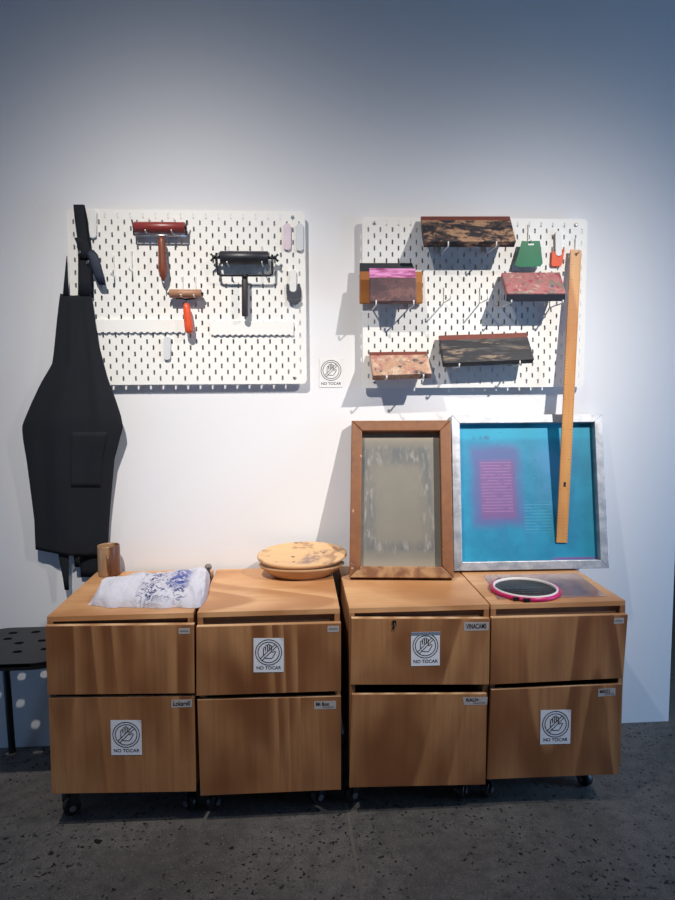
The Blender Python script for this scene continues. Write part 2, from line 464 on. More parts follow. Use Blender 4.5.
def rail(u0, u1, v0, v1, label):
    y = BY - .008
    a = aty(u0, v0, y); b = aty(u1, v0, y); a1 = aty((u0+u1)/2, v1, y); z1 = a1.z; z0 = aty((u0+u1)/2, v0, y).z
    L = b.x - a.x; n = max(1, round(L / .02)); loop = [(a.x, y, z0), (a.x + L, y, z0)]
    for i in range(n):
        x = a.x + L - L*i/n; s = L/n
        loop += [(x, y, z1 + .003), (x - s*.2, y, z1), (x - s*.5, y, z1), (x - s*.7, y, z1 + .004)]
    loop.append((a.x, y, z1 + .003))
    root = thing('holder_rail', (a.x + L/2, BY, z1), label, 'rail', 'white holder rails on the left pegboard')
    mb = MB(); mb.prism(loop, (0, .003, 0)); build('front_strip', mb, M['pegboard'], root)
    mb = MB(); mb.box(a.x, a.x + L, y + .003, BY - .0004, z0 - .004, z0); build('ledge', mb, M['pegboard'], root)
    return root
rail(88, 184.5, 319.5, 333, 'white scalloped holder rail beside the apron, under the small orange-handled roller')
rail(210.5, 293.5, 321, 335.5, 'white scalloped holder rail under the large black roller')

hook(113.8, 255, 277, .040, 'empty wire hook nearest the apron on the left pegboard')
hook(131.6, 251, 272, .040, 'empty wire hook just left of the red roller handle')
hook(444.2, 287.5, 302.7, .090, 'empty long wire hook in the middle of the right pegboard, beside the maroon squeegee', .015)
hook(480, 287.5, 303.3, .090, 'empty long wire hook left of the pink stained squeegee', .015)

# ------------------------------------------------------------------ ink rollers
RY = BY - .030
def P(u, v, y=RY): return aty(u, v, y)
# red-brown roller
a = P(134.5, 227.3); b = P(185, 227.3); z = (a.z + b.z)/2
t = thing('ink_roller', (P(160, 285).x, RY, P(160, 287).z), 'red-brown ink roller with a turned wooden handle, top of the left pegboard', 'ink roller', 'ink rollers on the left pegboard')
rr = .0165
mb = MB(); mb.tube([(a.x, RY, z), (a.x + .001, RY, z), (b.x - .001, RY, z), (b.x, RY, z)], [rr - .001, rr, rr, rr - .001], 24); build('roller', mb, M['red_rubber'], t)
for x, s in ((a.x, -1), (b.x, 1)):
    mb = MB(); mb.tube([(x, RY, z), (x + s*.005, RY, z), (x + s*.006, RY, z)], [.006, .006, .003], 12)
    x += s*.003
    mb.tube([(x + s*.004, RY - .004, z + .022), (x, RY, z), (x, RY, z - .024)], .0026, 8)
    build('axle_arm', mb, M['black_metal'], t)
zb = P(160, 235.4).z
mb = MB(); mb.tube([(a.x - .003, RY, zb), (b.x + .003, RY, zb)], .003, 10); build('cross_bar', mb, M['steel'], t)
h0 = P(161.5, 237); h1 = P(163.5, 281); d = h1 - h0
mb = MB(); mb.tube([h0 + d*q for q in (0, .06, .12, .3, .55, .75, .88, .97, 1)], [.006, .0105, .0115, .0125, .0135, .015, .012, .005, .003], 16); build('handle', mb, M['handle_wood'], t)
mb = MB(); mb.tube([h1 - d*.02, h1 + d*.12], [.0025, .0015], 8); build('tang', mb, M['steel'], t)
# hooks carrying it
def rhook(u, v0, v1, L, label, tip=.005): return hook(u, v0, v1, L, label, tip)
rhook(148.5, 218, 235.5, .052, 'wire hook under the left end of the red-brown roller')
rhook(174, 218, 235.5, .052, 'wire hook under the right end of the red-brown roller')

# small roller with orange handle
a = P(169.5, 293.3); b = P(201.5, 294); z = (a.z + b.z)/2
t = thing('ink_roller', (P(188, 335).x, RY, P(188, 335).z), 'small tan ink roller with a bright orange handle', 'ink roller', 'ink rollers on the left pegboard')
rr = .0135
mb = MB(); mb.tube([(a.x, RY, z), (a.x + .0015, RY, z), (b.x - .0015, RY, z), (b.x, RY, z)], [rr - .0015, rr, rr, rr - .0015], 24); build('roller', mb, M['tan_rubber'], t)
for x, s in ((a.x, -1), (b.x, 1)):
    mb = MB(); mb.tube([(x, RY, z), (x + s*.004, RY, z), (x + s*.007, RY, z)], [.006, .005, .001], 12)
    build('axle', mb, M['black_metal'], t)
h0 = P(185.8, 299); h1 = P(186.3, 304); h2 = P(189.5, 333.5); d = h2 - h1
mb = MB()
yb = RY + .016
mb.tube([(a.x - .002, RY, z), (a.x - .002, yb, z - .004), (a.x + .02, yb, z - .012), (h0.x, yb - .008, h0.z), h1 + d*.1], .0024, 8)
mb.tube([(b.x + .002, RY, z), (b.x + .002, yb, z - .004), (b.x - .02, yb, z - .012), (h0.x, yb - .008, h0.z)], .0024, 8)
build('frame', mb, M['black_metal'], t)
mb = MB(); mb.tube([h1 + d*q for q in (-.02, 0, .12, .35, .7, .9, .97, 1)], [.006, .009, .0115, .0125, .014, .0135, .010, .004], 16); build('handle', mb, M['orange_wood'], t)
rhook(182.9, 276, 298.3, .050, 'wire hook under the left end of the small tan roller')
rhook(195.5, 276, 298.5, .050, 'wire hook under the right end of the small tan roller')

# large black roller
RB = BY - .034
a = P(220.3, 257.5, RB); b = P(268.3, 257.8, RB); z = (a.z + b.z)/2
t = thing('ink_roller', (P(245, 316, RB).x, RB, P(245, 316, RB).z), 'large black ink roller with wing nuts and a black handle', 'ink roller', 'ink rollers on the left pegboard')
rr = .0205
mb = MB(); mb.tube([(a.x, RB, z), (a.x + .0015, RB, z), (b.x - .0015, RB, z), (b.x, RB, z)], [rr - .0015, rr, rr, rr - .0015], 28); build('roller', mb, M['black_rubber'], t)
zc = P(245, 275.3, RB).z; xl = P(216.8, 260, RB).x; xr = P(272.3, 260, RB).x
for p, q in ((a.x, xl - .006), (b.x, xr + .006)):
    mb = MB(); mb.tube([(p, RB, z), (q, RB, z)], .005, 10); build('axle', mb, M['black_metal'], t)
mb = MB()
mb.tube([(xl, RB, z + .014), (xl - .002, RB, z), (xl, RB, z - .026), (xl + .003, RB, zc + .004), (xl + .012, RB, zc), (xr - .012, RB, zc), (xr - .001, RB, zc + .005), (xr, RB, z - .02), (xr, RB, z + .010)], .0042, 10)
build('frame', mb, M['black_metal'], t)
for x, s in ((xl, -1), (xr, 1)):
    mb = MB(); x0 = x + s*.006
    mb.tube([(x0, RB, z + .001), (x0 + s*.008, RB, z + .001)], .0065, 10)
    for q in (-1, 1):
        mb.hexa([(x0 + s*.002, RB - .003, z + q*.003), (x0 + s*.007, RB - .003, z + q*.002), (x0 + s*.016, RB - .002, z + q*.009), (x0 + s*.010, RB - .002, z + q*.014)],
                [(x0 + s*.002, RB + .003, z + q*.003), (x0 + s*.007, RB + .003, z + q*.002), (x0 + s*.016, RB + .002, z + q*.009), (x0 + s*.010, RB + .002, z + q*.014)])
    build('wing_nut', mb, M['black_metal'], t)
h0 = P(244.8, 275.5, RB); h1 = P(244.9, 316.3, RB); d = h1 - h0
mb = MB(); mb.tube([h0 + d*q for q in (-.02, .02, .1)], [.0105, .0105, .009], 14); build('collar', mb, M['black_metal'], t)
mb = MB(); mb.tube([h0 + d*q for q in (.08, .12, .5, .97, 1)], [.0085, .0102, .0102, .0102, .0085], 18); build('handle', mb, M['black_handle'], t)
rhook(228.5, 246, 267, .063, 'wire hook under the left end of the large black roller', .004)
rhook(262.5, 246, 267, .063, 'wire hook under the right end of the large black roller', .004)

# scraper in the corner clip (dark grey, U-shaped) and orange scraper
def u_scraper(name, pts_px, y, t_, m, label):
    loop = [aty(u, v, y) for u, v in pts_px]
    mb = MB(); mb.prism(loop, (0, t_, 0)); o = build(name, mb, m, None, .001)
    return tag(o, label, 'scraper')
tt = thing('plastic_scraper', (aty(294, 303, BY - .012).x, BY - .01, aty(294, 303, BY - .012).z), 'dark grey rounded plastic scraper held in a white clip', 'scraper', 'plastic scrapers on the pegboards')
loop = [(286.3, 284), (286.2, 292), (287.2, 298.5), (289, 301), (300, 300.5), (301.6, 296), (301, 288), (299.6, 283.5), (297.6, 283.5), (297.6, 289), (295.8, 291.6), (292.4, 291.8), (289.6, 290), (289, 283.8)]
mb = MB(); mb.prism([aty(u, v, BY - .009) for u, v in loop], (0, .006, 0)); build('blade', mb, M['dark_grey_plastic'], tt, .001)
loop = [(288, 299), (288.6, 301.5), (293, 304), (297, 304), (301.2, 300.5), (301, 298.6), (294, 299.8)]
mb = MB(); mb.prism([aty(u, v, BY - .016) for u, v in loop], (0, .008, 0)); build('lip', mb, M['dark_grey_plastic'], tt, .001)
tt = thing('plastic_scraper', (aty(557, 266, BY - .012).x, BY - .01, aty(557, 266, BY - .012).z), 'orange-red plastic scraper held in a white clip', 'scraper', 'plastic scrapers on the pegboards')
loop = [(552, 251), (551.2, 264.5), (552.5, 266.5), (560.8, 266.3), (562.6, 263), (564.6, 249), (563.2, 248.5), (561.8, 254.5), (559, 256.8), (556.2, 255.3), (554.8, 251.5)]
mb = MB(); mb.prism([aty(u, v, BY - .009) for u, v in loop], (0, .006, 0)); build('blade', mb, M['orange_plastic'], tt, .001)

# ------------------------------------------------------------------ green scraper
hook(528.3, 224.5, 243.5, .030, 'short wire hook the green scraper hangs from', .006)
y = BY - .024
loop = [(521.8, 241.2), (539.8, 240.8), (541, 243), (542.8, 263), (540.6, 266.3), (520, 267), (514.8, 265.3)]
g = [aty(u, v, y) for u, v in loop]
tt = thing('green_scraper', ((g[0].x+g[1].x)/2, y, min(p.z for p in g)), 'flat green trapezoid plastic scraper hung from a short hook', 'scraper', 'plastic scrapers on the pegboards')
# plate with the hanging slot: upper strip split round the slot
su0, su1, sv0, sv1 = 528.2, 534.6, 243.4, 245.2
def A(u, v): return aty(u, v, y)
mb = MB(); D = (0, .003, 0)
mb.prism([A(521.8, 241.2), A(539.8, 240.8), A(540.2, sv0), A(521.3, sv0)], D)
mb.prism([A(521.3, sv0), A(su0, sv0), A(su0, sv1), A(520.8, sv1)], D)
mb.prism([A(su1, sv0), A(540.2, sv0), A(540.6, sv1), A(su1, sv1)], D)
mb.prism([A(520.8, sv1), A(540.6, sv1), A(542.8, 263), A(540.6, 266.3), A(520, 267), A(514.8, 265.3)], D)
build('plate', mb, M['green_plastic'], tt)

# ------------------------------------------------------------------ squeegees
def lerp(a, b, t): return Vector(a) * (1 - t) + Vector(b) * t
def squeegee(TL, TR, BR, BL, dt, db, blade, mats, label, thick=.024, hooks=(), bfrac=.2, low=None, btrim=0.0):
    tl, tr, br, bl = aty(*TL, -dt), aty(*TR, -dt), aty(*BR, -db), aty(*BL, -db)
    base = (bl + br) / 2
    t = thing('squeegee', base, label, 'squeegee', 'screen printing squeegees on the right pegboard')
    # wooden block with a shallow groove step where the blade enters
    m1, m2 = lerp(tl, bl, bfrac), lerp(tr, br, bfrac)
    mb = MB(); mb.slab([m1, m2, br, bl], thick); build('wooden_block', mb, mats[0], t, .0025)
    n_ = (tr - tl).cross(bl - tl).normalized()
    if n_.dot((tl + br)/2 - CAM) < 0: n_ = -n_
    if bfrac > 0:
        s = n_ * (thick * .10)
        e = (m1 - tl) * .06
        k_ = 1 - btrim; k2_ = 1 - btrim*.72
        mb = MB(); mb.slab([tl + s, lerp(tl, tr, k_) + s, lerp(m1, m2, k2_) + s + e, m1 + s + e], thick * .45); build('rubber_blade', mb, mats[1], t, .001)
    if low:
        a_, b_ = bl, br; dv = Vector((0, .004, -low))
        ins = Vector((.001, .003, 0))
        mb = MB(); mb.slab([a_ + ins, b_ + Vector((-.001, .003, 0)), b_ + dv + Vector((-.001, .003, 0)), a_ + dv + ins], .010); build('rubber_blade', mb, mats[1], t, .001)
    return t

squeegee((421, 215.6), (510, 215.6), (516.3, 241.2), (424.5, 241.2), .052, .135, 0, (M['sq_dark_tan'], M['blade_brown']),
         'longest squeegee with black ink patches on tan wood, top of the right pegboard', bfrac=.17)
squeegee((359.8, 262.8), (422.3, 262.8), (423, 303), (359.8, 303), .046, .056, 0, (M['amber_wood'], M['blade_navy']),
         'amber wood squeegee with a black blade, behind the maroon one', .018, bfrac=.21, btrim=.16)
squeegee((369.5, 267.6), (415.6, 268.2), (416.6, 301.5), (370.2, 301.5), .100, .126, 0, (M['sq_maroon'], M['blade_pink']),
         'short maroon squeegee with a pink blade, in front of the amber wood one', .022, bfrac=.28)
squeegee((501.5, 272.5), (560, 272), (566.4, 293), (507.2, 293.2), .046, .130, 0, (M['sq_pink'], M['blade_navy']),
         'squeegee stained pink and red with its black blade pointing down', .020, bfrac=0, low=.025)
squeegee((439, 335), (526.5, 332), (534.5, 359.2), (444, 363.2), .050, .112, 0, (M['sq_grey'], M['blade_brown']),
         'long squeegee with grey and black ink streaks, lower middle of the right pegboard', bfrac=.18)
squeegee((369.5, 351.5), (426.8, 350.8), (432, 373.2), (373, 375.4), .046, .118, 0, (M['sq_beige'], M['blade_brown']),
         'short beige squeegee speckled red and blue, lower left of the right pegboard', bfrac=.16)

def shook(ut, vb, depth, label, tip=.016):
    """hook whose arm passes just under a squeegee at pixel (ut, vb) and turns up in front of it"""
    q = aty(ut, vb, -depth)
    x, z = q.x, q.z - .003; r = .0023; yy = BY - r; L = depth
    zt = z + .045
    pts = [(x, BY + .012, zt), (x, yy - .001, zt - .001), (x, yy, zt - .005), (x, yy, z + .006), (x, yy - .003, z + .001), (x, yy - .008, z), (x, -L + .002, z), (x, -L - .003, z + .003), (x, -L - .005, z + tip)]
    mb = MB(); mb.tube(pts, r, 8)
    return tag(build('wire_hook', mb, M['white_wire']), label, 'hook', 'white wire hooks on the pegboards')
shook(448, 245.8, .138, 'left wire hook under the longest squeegee at the top')
shook(496, 245.8, .138, 'right wire hook under the longest squeegee at the top')
shook(376, 304.5, .129, 'left wire hook under the maroon and amber squeegees')
shook(413.5, 304.5, .129, 'right wire hook under the maroon and amber squeegees')
shook(511, 302.3, .133, 'left wire hook under the pink stained squeegee', .010)
shook(562.5, 302.3, .133, 'right wire hook under the pink stained squeegee, by the long ruler', .010)
shook(459, 366.3, .119, 'left wire hook under the long grey streaked squeegee', .012)
shook(519.5, 363.6, .119, 'right wire hook under the long grey streaked squeegee', .012)
shook(386.5, 378.3, .125, 'left wire hook under the beige speckled squeegee', .012)
shook(423.3, 377.2, .125, 'right wire hook under the beige speckled squeegee', .012)

# ------------------------------------------------------------------ no-touch signs
def text_mesh(txt, size, off=0.0):
    cu = bpy.data.curves.new('txt', 'FONT'); cu.body = txt; cu.size = size; cu.align_x = 'CENTER'; cu.align_y = 'CENTER'; cu.offset = off
    ob = bpy.data.objects.new('txt', cu); COL.objects.link(ob)
    dg = bpy.context.evaluated_depsgraph_get(); dg.update()
    me = bpy.data.meshes.new_from_object(ob.evaluated_get(dg))
    vs = [v.co.copy() for v in me.vertices]; fs = [tuple(p.vertices) for p in me.polygons]
    bpy.data.objects.remove(ob); bpy.data.curves.remove(cu); bpy.data.meshes.remove(me)
    return vs, fs

def frame_of(c4):
    """c4 TL TR BR BL world -> origin (centre), right, down unit vectors and half sizes, outward normal"""
    tl, tr, br, bl = c4
    c = (tl + tr + br + bl) / 4
    r = ((tr - tl) + (br - bl)) / 2; w = r.length; r = r.normalized()
    u = ((tl - bl) + (tr - br)) / 2; h = u.length; u = u.normalized()
    n = r.cross(u).normalized()
    if n.dot(CAM - c) < 0: n = -n
    return c, r, u, n, w, h

def ribbon(mb, pts, w, to3, closed=False, mi=0):
    n = len(pts); L = []; Rr = []
    for i in range(n):
        a = pts[i-1] if (i > 0 or closed) else pts[i]
        b = pts[(i+1) % n] if (i < n-1 or closed) else pts[i]
        dx, dy = b[0]-a[0], b[1]-a[1]; d = math.hypot(dx, dy) or 1
        nx, ny = -dy/d*w/2, dx/d*w/2
        L.append(to3(pts[i][0]+nx, pts[i][1]+ny)); Rr.append(to3(pts[i][0]-nx, pts[i][1]-ny))
    fs = []
    for i in range(n if closed else n-1):
        j = (i+1) % n; fs.append((i, j, n+j, n+i))
    mb.add(L + Rr, fs, mi)

HAND = [[(-.43, -.28), (-.43, .36), (-.36, .44), (-.27, .40), (-.25, .12)],
        [(-.25, .12), (-.25, .56), (-.18, .64), (-.09, .58), (-.08, .12)],
        [(-.08, .12), (-.07, .66), (0, .74), (.08, .66), (.08, .16)],
        [(.08, .2), (.10, .56), (.17, .62), (.24, .56), (.24, .10), (.30, -.02), (.50, .12), (.60, .06), (.40, -.32), (.26, -.52), (-.20, -.52), (-.36, -.40)]]
def sign(px, yplane, label, ink='ink', paper='paper', curl=False, group='no-touch signs'):
    c4 = [aty(u, v, yplane) for u, v in px]
    c, r, u, n, w, h = frame_of(c4)
    t = thing('no_touch_sign', c - u*h/2, label, 'sign', group)
    th = .0006
    rows = []
    nr, nc = 9, 7
    for i in range(nr):
        row = []
        for j in range(nc):
            a = j/(nc-1) - .5; b = .5 - i/(nr-1)
            lift = th
            if curl and b > .38: lift += (b - .38) * .05
            if not curl: lift += max(0, a - .4) * max(0, b - .35) * .10
            row.append(c + r*(a*w) + u*(b*h) + n*lift)
        rows.append(row)
    mb = MB(); mb.grid(rows, 0, False); build('paper', mb, M[paper], t, solid=.0004)
    off = n * (th + .0008)
    R = w * .40; cc = c + u * (h * .085)
    def to3(x, y): return cc + r*(x*R) + u*(y*R) + off
    mb = MB(); lw = .062
    for rad in (1.08, .88):
        ribbon(mb, [(rad*math.cos(2*PI*k/48), rad*math.sin(2*PI*k/48)) for k in range(48)], lw, to3, True)
    for s in (-.075, .075):
        ribbon(mb, [(-.60 + s, -.60 - s), (.62 + s, .62 - s)], lw, to3)
    for line in HAND: ribbon(mb, line, lw, to3)
    build('pictogram', mb, M[ink], t)
    vs, fs = text_mesh('NO TOCAR', h * .132, .00012)
    tc_ = c - u * (h * .372)
    mb = MB(); mb.add([tc_ + r*v.x + u*v.y + off for v in vs], fs); build('caption', mb, M[ink], t)
    return t
FU, FL = -.480, -.475
sign([(319.5, 358.5), (342.5, 358.3), (342.5, 387.3), (319.5, 387.3)], -.001, 'white no-touch sign stuck on the wall between the two pegboards', 'ink_grey', 'wall_paper')
sign([(110.5, 720), (141.3, 720), (142, 754.7), (111.5, 755)], FL - .0004, 'paper no-touch sign on the lower drawer of the leftmost cabinet')
sign([(253.3, 638), (284, 638), (283.5, 671.8), (253.8, 672.3)], FU - .0004, 'paper no-touch sign on the upper drawer of the cabinet under the oval trays')
sign([(411, 631.5), (439.8, 630.8), (439.8, 665.3), (411, 666)], FU - .0004, 'paper no-touch sign with a curled top edge, below the wooden screen frame', curl=True)
sign([(540.5, 710), (571, 709.5), (570, 743.5), (540.2, 744.3)], FL - .0004, 'paper no-touch sign on the lower drawer of the rightmost cabinet')

# ------------------------------------------------------------------ cabinets
ZT = .615
def scribble(mb, c, r, u, off, w, h, n, seed, lw):
    rd = random.Random(seed); pts = []
    for i in range(n*2+1):
        pts.append((-w/2 + w*i/(n*2), (h/2 if i % 2 else -h/2) * rd.uniform(.4, 1)))
    ribbon(mb, pts, lw, lambda x, y: c + r*x + u*y + off, False, 1)

def tape(px, yp, txt, second, parent, seed=1):
    c4 = [aty(a, b, yp - .0006) for a, b in px]
    c, r, u, n, w, h = frame_of(c4)
    mb = MB(); mb.slab(c4, .0004, 0)
    off = n * .0006
    if txt:
        s = h * (.62 if second else .82)
        vs, fs = text_mesh(txt, s, .0003)
        if vs:
            wid = max(v.x for v in vs) - min(v.x for v in vs); k = min(1.0, w * (.6 if second else .82) / wid)
            cc = c + (u * h * .14 - r * w * .12 if second else Vector((0, 0, 0)))
            mb.add([cc + r*(v.x*k) + u*v.y + off for v in vs], fs, 1)
    if second: scribble(mb, c - u*h*.25 + r*w*.16, r, u, off, w*.5, h*.26, 7, seed, .0014)
    if not txt: scribble(mb, c, r, u, off, w*.7, h*.4, 6, seed, .0015)
    o = build('tape_label', mb, [M['tape'], M['ink']], parent)
    o['label'] = 'strip of masking tape with handwriting'
    return o

def cabinet(x0, x1, up, lo, label, tu, tl, casters):
    yf, yb = -.462, -.022
    t = thing('drawer_cabinet', ((x0+x1)/2, (yf+yb)/2, 0), label, 'cabinet', 'plywood drawer cabinets on casters')
    z0 = .125; T = .015
    mb = MB(); mb.box(x0, x1, yf, yb, ZT - T, ZT); build('top_panel', mb, [M['ply_top']], t, .001)
    for xa in (x0, x1 - T):
        mb = MB(); mb.box(xa, xa + T, yf, yb, z0, ZT - T); build('side_panel', mb, M['ply_side'], t, .0008)
    mb = MB(); mb.box(x0 + T, x1 - T, yb - .010, yb, z0, ZT - T); build('back_panel', mb, M['ply_inner'], t)
    mb = MB(); mb.box(x0 + T, x1 - T, yf + .004, yb - .010, z0, z0 + T); build('bottom_panel', mb, M['ply_inner'], t)
    mb = MB(); mb.box(x0 + T, x1 - T, yf + .012, yf + .024, .41, ZT - T - .002); build('drawer_box', mb, M['ply_inner'], t)
    for (px, yp, tp, first) in ((up, FU, tu, True), (lo, FL, tl, False)):
        c4 = [aty(u, v, yp) for u, v in px]
        mb = MB(); mb.slab(c4, (yf - yp) - .0005)
        d = build('drawer', mb, [M['ply_front']], t, .0012)
        # top edge strip of the ply, colour brightened to look lit from above
        a, b = c4[0], c4[1]
        mb = MB(); mb.hexa([a + Vector((.0005, .0008, .0004)), b + Vector((-.0005, .0008, .0004)), b + Vector((-.0005, yf - yp - .002, .0004)), a + Vector((.0005, yf - yp - .002, .0004))],
                           [a + Vector((.0005, .0008, -.001)), b + Vector((-.0005, .0008, -.001)), b + Vector((-.0005, yf - yp - .002, -.001)), a + Vector((.0005, yf - yp - .002, -.001))])
        build('edge', mb, M['ply_edge_lit'], d)
        tape(tp[0], yp, tp[1], tp[2], d, tp[3])
        if first and len(tp) > 4:
            q = aty(394, 622.5, yp)
            mb = MB(); mb.box(q.x - .0045, q.x + .005, yp - .004, yp + .001, q.z - .004, q.z + .006); mb.tube([(q.x + .002, yp - .002, q.z), (q.x - .004, yp - .003, q.z - .018)], .0024, 8)
            build('latch', mb, M['caster_black'], d)['label'] = 'small black latch'
    for cx, cy, rot in casters:
        zc = .0245; r = .0245
        c_ = MB()
        c_.box(cx - .026, cx + .026, cy - .026, cy + .026, z0 - .006, z0 - .0002)
        dx, dy = math.cos(rot), math.sin(rot)      # rolling direction
        ax = Vector((-dy, dx, 0)); w0 = Vector((cx - dx*.018, cy - dy*.018, zc))
        c_.tube([(cx, cy, z0 - .006), (cx, cy, z0 - .028)], .016, 14)
        for s in (-1, 1):
            p = Vector((cx, cy, 0)) + ax*(s*.015)
            q = w0 + ax*(s*.015)
            for k in (1,):
                v1 = Vector((p.x, p.y, z0 - .03)); 
                dd = Vector((dx, dy, 0)) * .014; tt_ = ax * (s*.0015)
                c_.hexa([v1 - dd*1.3, v1 + dd, q + dd*.6, q - dd*.6], [v1 - dd*1.3 + tt_*2, v1 + dd + tt_*2, q + dd*.6 + tt_*2, q - dd*.6 + tt_*2])
        hd = Vector((dx, dy, 0)) * .016
        ctr = Vector((cx, cy, z0 - .028))
        c_.hexa([ctr - hd*1.3 - ax*.018, ctr + hd - ax*.018, ctr + hd + ax*.018, ctr - hd*1.3 + ax*.018],
                [ctr - hd*1.3 - ax*.018 + Vector((0, 0, .006)), ctr + hd - ax*.018 + Vector((0, 0, .006)), ctr + hd + ax*.018 + Vector((0, 0, .006)), ctr - hd*1.3 + ax*.018 + Vector((0, 0, .006))])
        co = build('caster', c_, M['caster_black'], t)
        wv_ = MB(); wv_.tube([w0 - ax*.011, w0 - ax*.009, w0 + ax*.009, w0 + ax*.011], [r - .002, r, r, r - .002], 26)
        build('wheel', wv_, M['caster_black'], co)
        hb = MB(); hb.tube([w0 - ax*.0190, w0 - ax*.0115], .009, 16); hb.tube([w0 + ax*.0115, w0 + ax*.0190], .009, 16); build('hub', hb, M['caster_hub'], co)
    return t

def cas(px_l, px_r, x0, x1, ra, rb):
    yf, yr = -.372, -.085
    return [(x0 + .030, yf, ra), (x1 - .05, yf, rb), (x0 + .05, yr, .4), (x1 - .05, yr, 2.0)]
CX = [(.047, .436), (.447, .837), (.863, 1.2575), (1.262, 1.652)]
cabinet(*CX[0], [(45, 626.4), (194, 624.7), (194.5, 693.5), (47.5, 695)], [(48.3, 698.2), (194.3, 696.2), (196, 791.7), (51.6, 794)],
        'leftmost plywood drawer cabinet, under the white cloth and mug',
        ([(178.5, 628.3), (190, 628), (190, 633.8), (178.5, 634)], '', False, 3),
        ([(171.3, 700), (192, 699.3), (192, 707), (171.3, 707.8)], 'Lokarell', False, 2), cas(0, 0, *CX[0], .5, 2.4))
cabinet(*CX[1], [(196.3, 627), (341, 623.2), (341, 691.2), (196.3, 696)], [(197.2, 700), (341, 696.5), (341, 789.8), (200.3, 796)],
        'second plywood drawer cabinet from the left, under the two oval trays',
        ([(327.5, 626), (339, 625.6), (339, 631.8), (327.5, 632.3)], '', False, 9),
        ([(314.2, 701.5), (336, 700.8), (336, 708.8), (314.2, 709.5)], 'Mi Box', True, 4), cas(0, 0, *CX[1], 1.1, .6))
cabinet(*CX[2], [(351.5, 618.7), (490, 618.8), (489, 684.7), (350.5, 684.9)], [(352, 694.7), (486.8, 694), (485.5, 784.7), (349.2, 787.7)],
        'plywood drawer cabinet under the wooden screen, small black latch on its upper drawer',
        ([(464, 622.2), (489, 622), (488.5, 630.3), (464.2, 631)], 'VINACAMS', False, 2, 'latch'),
        ([(462.8, 697.3), (487.6, 697), (487, 704.6), (464, 705.2)], 'RAU=', True, 7), cas(0, 0, *CX[2], .4, 1.2))
cabinet(*CX[3], [(491.5, 618.2), (628, 614.8), (623.3, 678.2), (490.3, 684.8)], [(491.2, 690), (622.3, 684.2), (619, 774.2), (487, 779.6)],
        'rightmost plywood drawer cabinet, under the round black screen',
        ([(614, 618.3), (624, 617.7), (624, 623.3), (614, 623.9)], '', False, 5),
        ([(598.5, 689), (615.5, 688), (615.5, 695.3), (598, 696.8)], 'MARCO 2', True, 6), cas(0, 0, *CX[3], .9, -1.2))

# ------------------------------------------------------------------ things on the cabinets
Z = ZT + .0003
# mug
mx, my = aty(109.2, 561, -.06).x, -.062
t = thing('mug', (mx, my, ZT), 'tall brown two-tone ceramic mug on the left cabinet', 'mug')
n = NT('glazed_stoneware'); sx = n.sep(n.coord((1, 1, 1), False)); f = n.noise(n.coord((1, 1, 1), False), 22, 4)
msk = n.rng(n.math('ADD', sx[0], n.math('MULTIPLY', n.math('SUBTRACT', f, .5), .03)), .002, .016)
c = n.mix(msk, (166, 130, 94), (106, 66, 46)); c = n.mix(n.rng(n.noise(n.coord(), 60, 3), .6, .7, 0, .35), c, (92, 60, 42))
M['mug'] = n.fin(c, .3)
h = .101; r = .0355
mb = MB(); mb.lathe((mx, my, Z), [(0, 0), (r - .003, 0), (r - .001, .003), (r, .01), (r, h - .004), (r - .001, h), (r - .003, h), (r - .004, h - .004), (r - .004, .008), (0, .006)], 40)
build('body', mb, M['mug'], t)
hx = mx + .006
mb = MB(); dirv = Vector((.22, -1, 0)).normalized(); pb = Vector((mx, my, Z)) + dirv * (r - .002)
pts = [pb + Vector((0, 0, .076)), pb + dirv*.014 + Vector((0, 0, .077)), pb + dirv*.023 + Vector((0, 0, .066)), pb + dirv*.022 + Vector((0, 0, .044)), pb + dirv*.012 + Vector((0, 0, .028)), pb + Vector((0, 0, .024))]
mb.tube(pts, [.006, .005, .0048, .0048, .0048, .006], 10); build('handle', mb, M['mug'], t, sub=1)

# folded cloth
CBX, CBY = .2914, -.2633
n = NT('printed_cotton'); v = n.coord((1, 1, 1), False); s3 = n.sep(v)
fw = n.noise(n.coord((1, 1, 1), False), 42, 3, .55, 1.2)
ln = n.rng(n.math('ABSOLUTE', n.math('SUBTRACT', fw, .5)), .02, .05, 1, 0)
big = n.noise(v, 24, 3, .6)
m1 = n.boxmask(s3[0], s3[1], .335 - CBX, .066, -.305 - CBY, .105, .016)
m1 = n.math('MULTIPLY', m1, n.rng(big, .36, .5))
m2 = n.boxmask(s3[0], s3[1], .374 - CBX, .026, -.285 - CBY, .075, .018)
dens = n.math('MULTIPLY', m2, n.rng(n.noise(v, 80, 4), .36, .56))
c = n.mix(n.math('MULTIPLY', ln, m1), (206, 205, 216), (34, 46, 112))
c = n.mix(n.math('MULTIPLY', dens, .85), c, (34, 56, 150))
M['cloth'] = n.fin(c, .85, 0, n.noise(n.coord((1.0, .35, 1), False), 30, 3, .5, .8), .8, .010)
rows = []
front = [(87.5, 604.5), (98, 607), (125, 608), (160, 608.2), (190, 608.3), (201, 607.5), (207, 599)]
back = [(93, 599), (106, 588), (126, 581), (146, 579), (172, 576), (197, 573), (211, 574)]
fr = [atz(u, v_, Z) for u, v_ in front]; bk = [atz(u, v_ + 3.0, Z + .0) for u, v_ in back]
def interp(L, s):
    x = s * (len(L) - 1); i = min(int(x), len(L) - 2); return lerp(L[i], L[i+1], x - i)
NCX, NCY = 72, 34
rnd = random.Random(5)
ph = [rnd.uniform(0, 6.28) for _ in range(8)]
top = []; bot = []
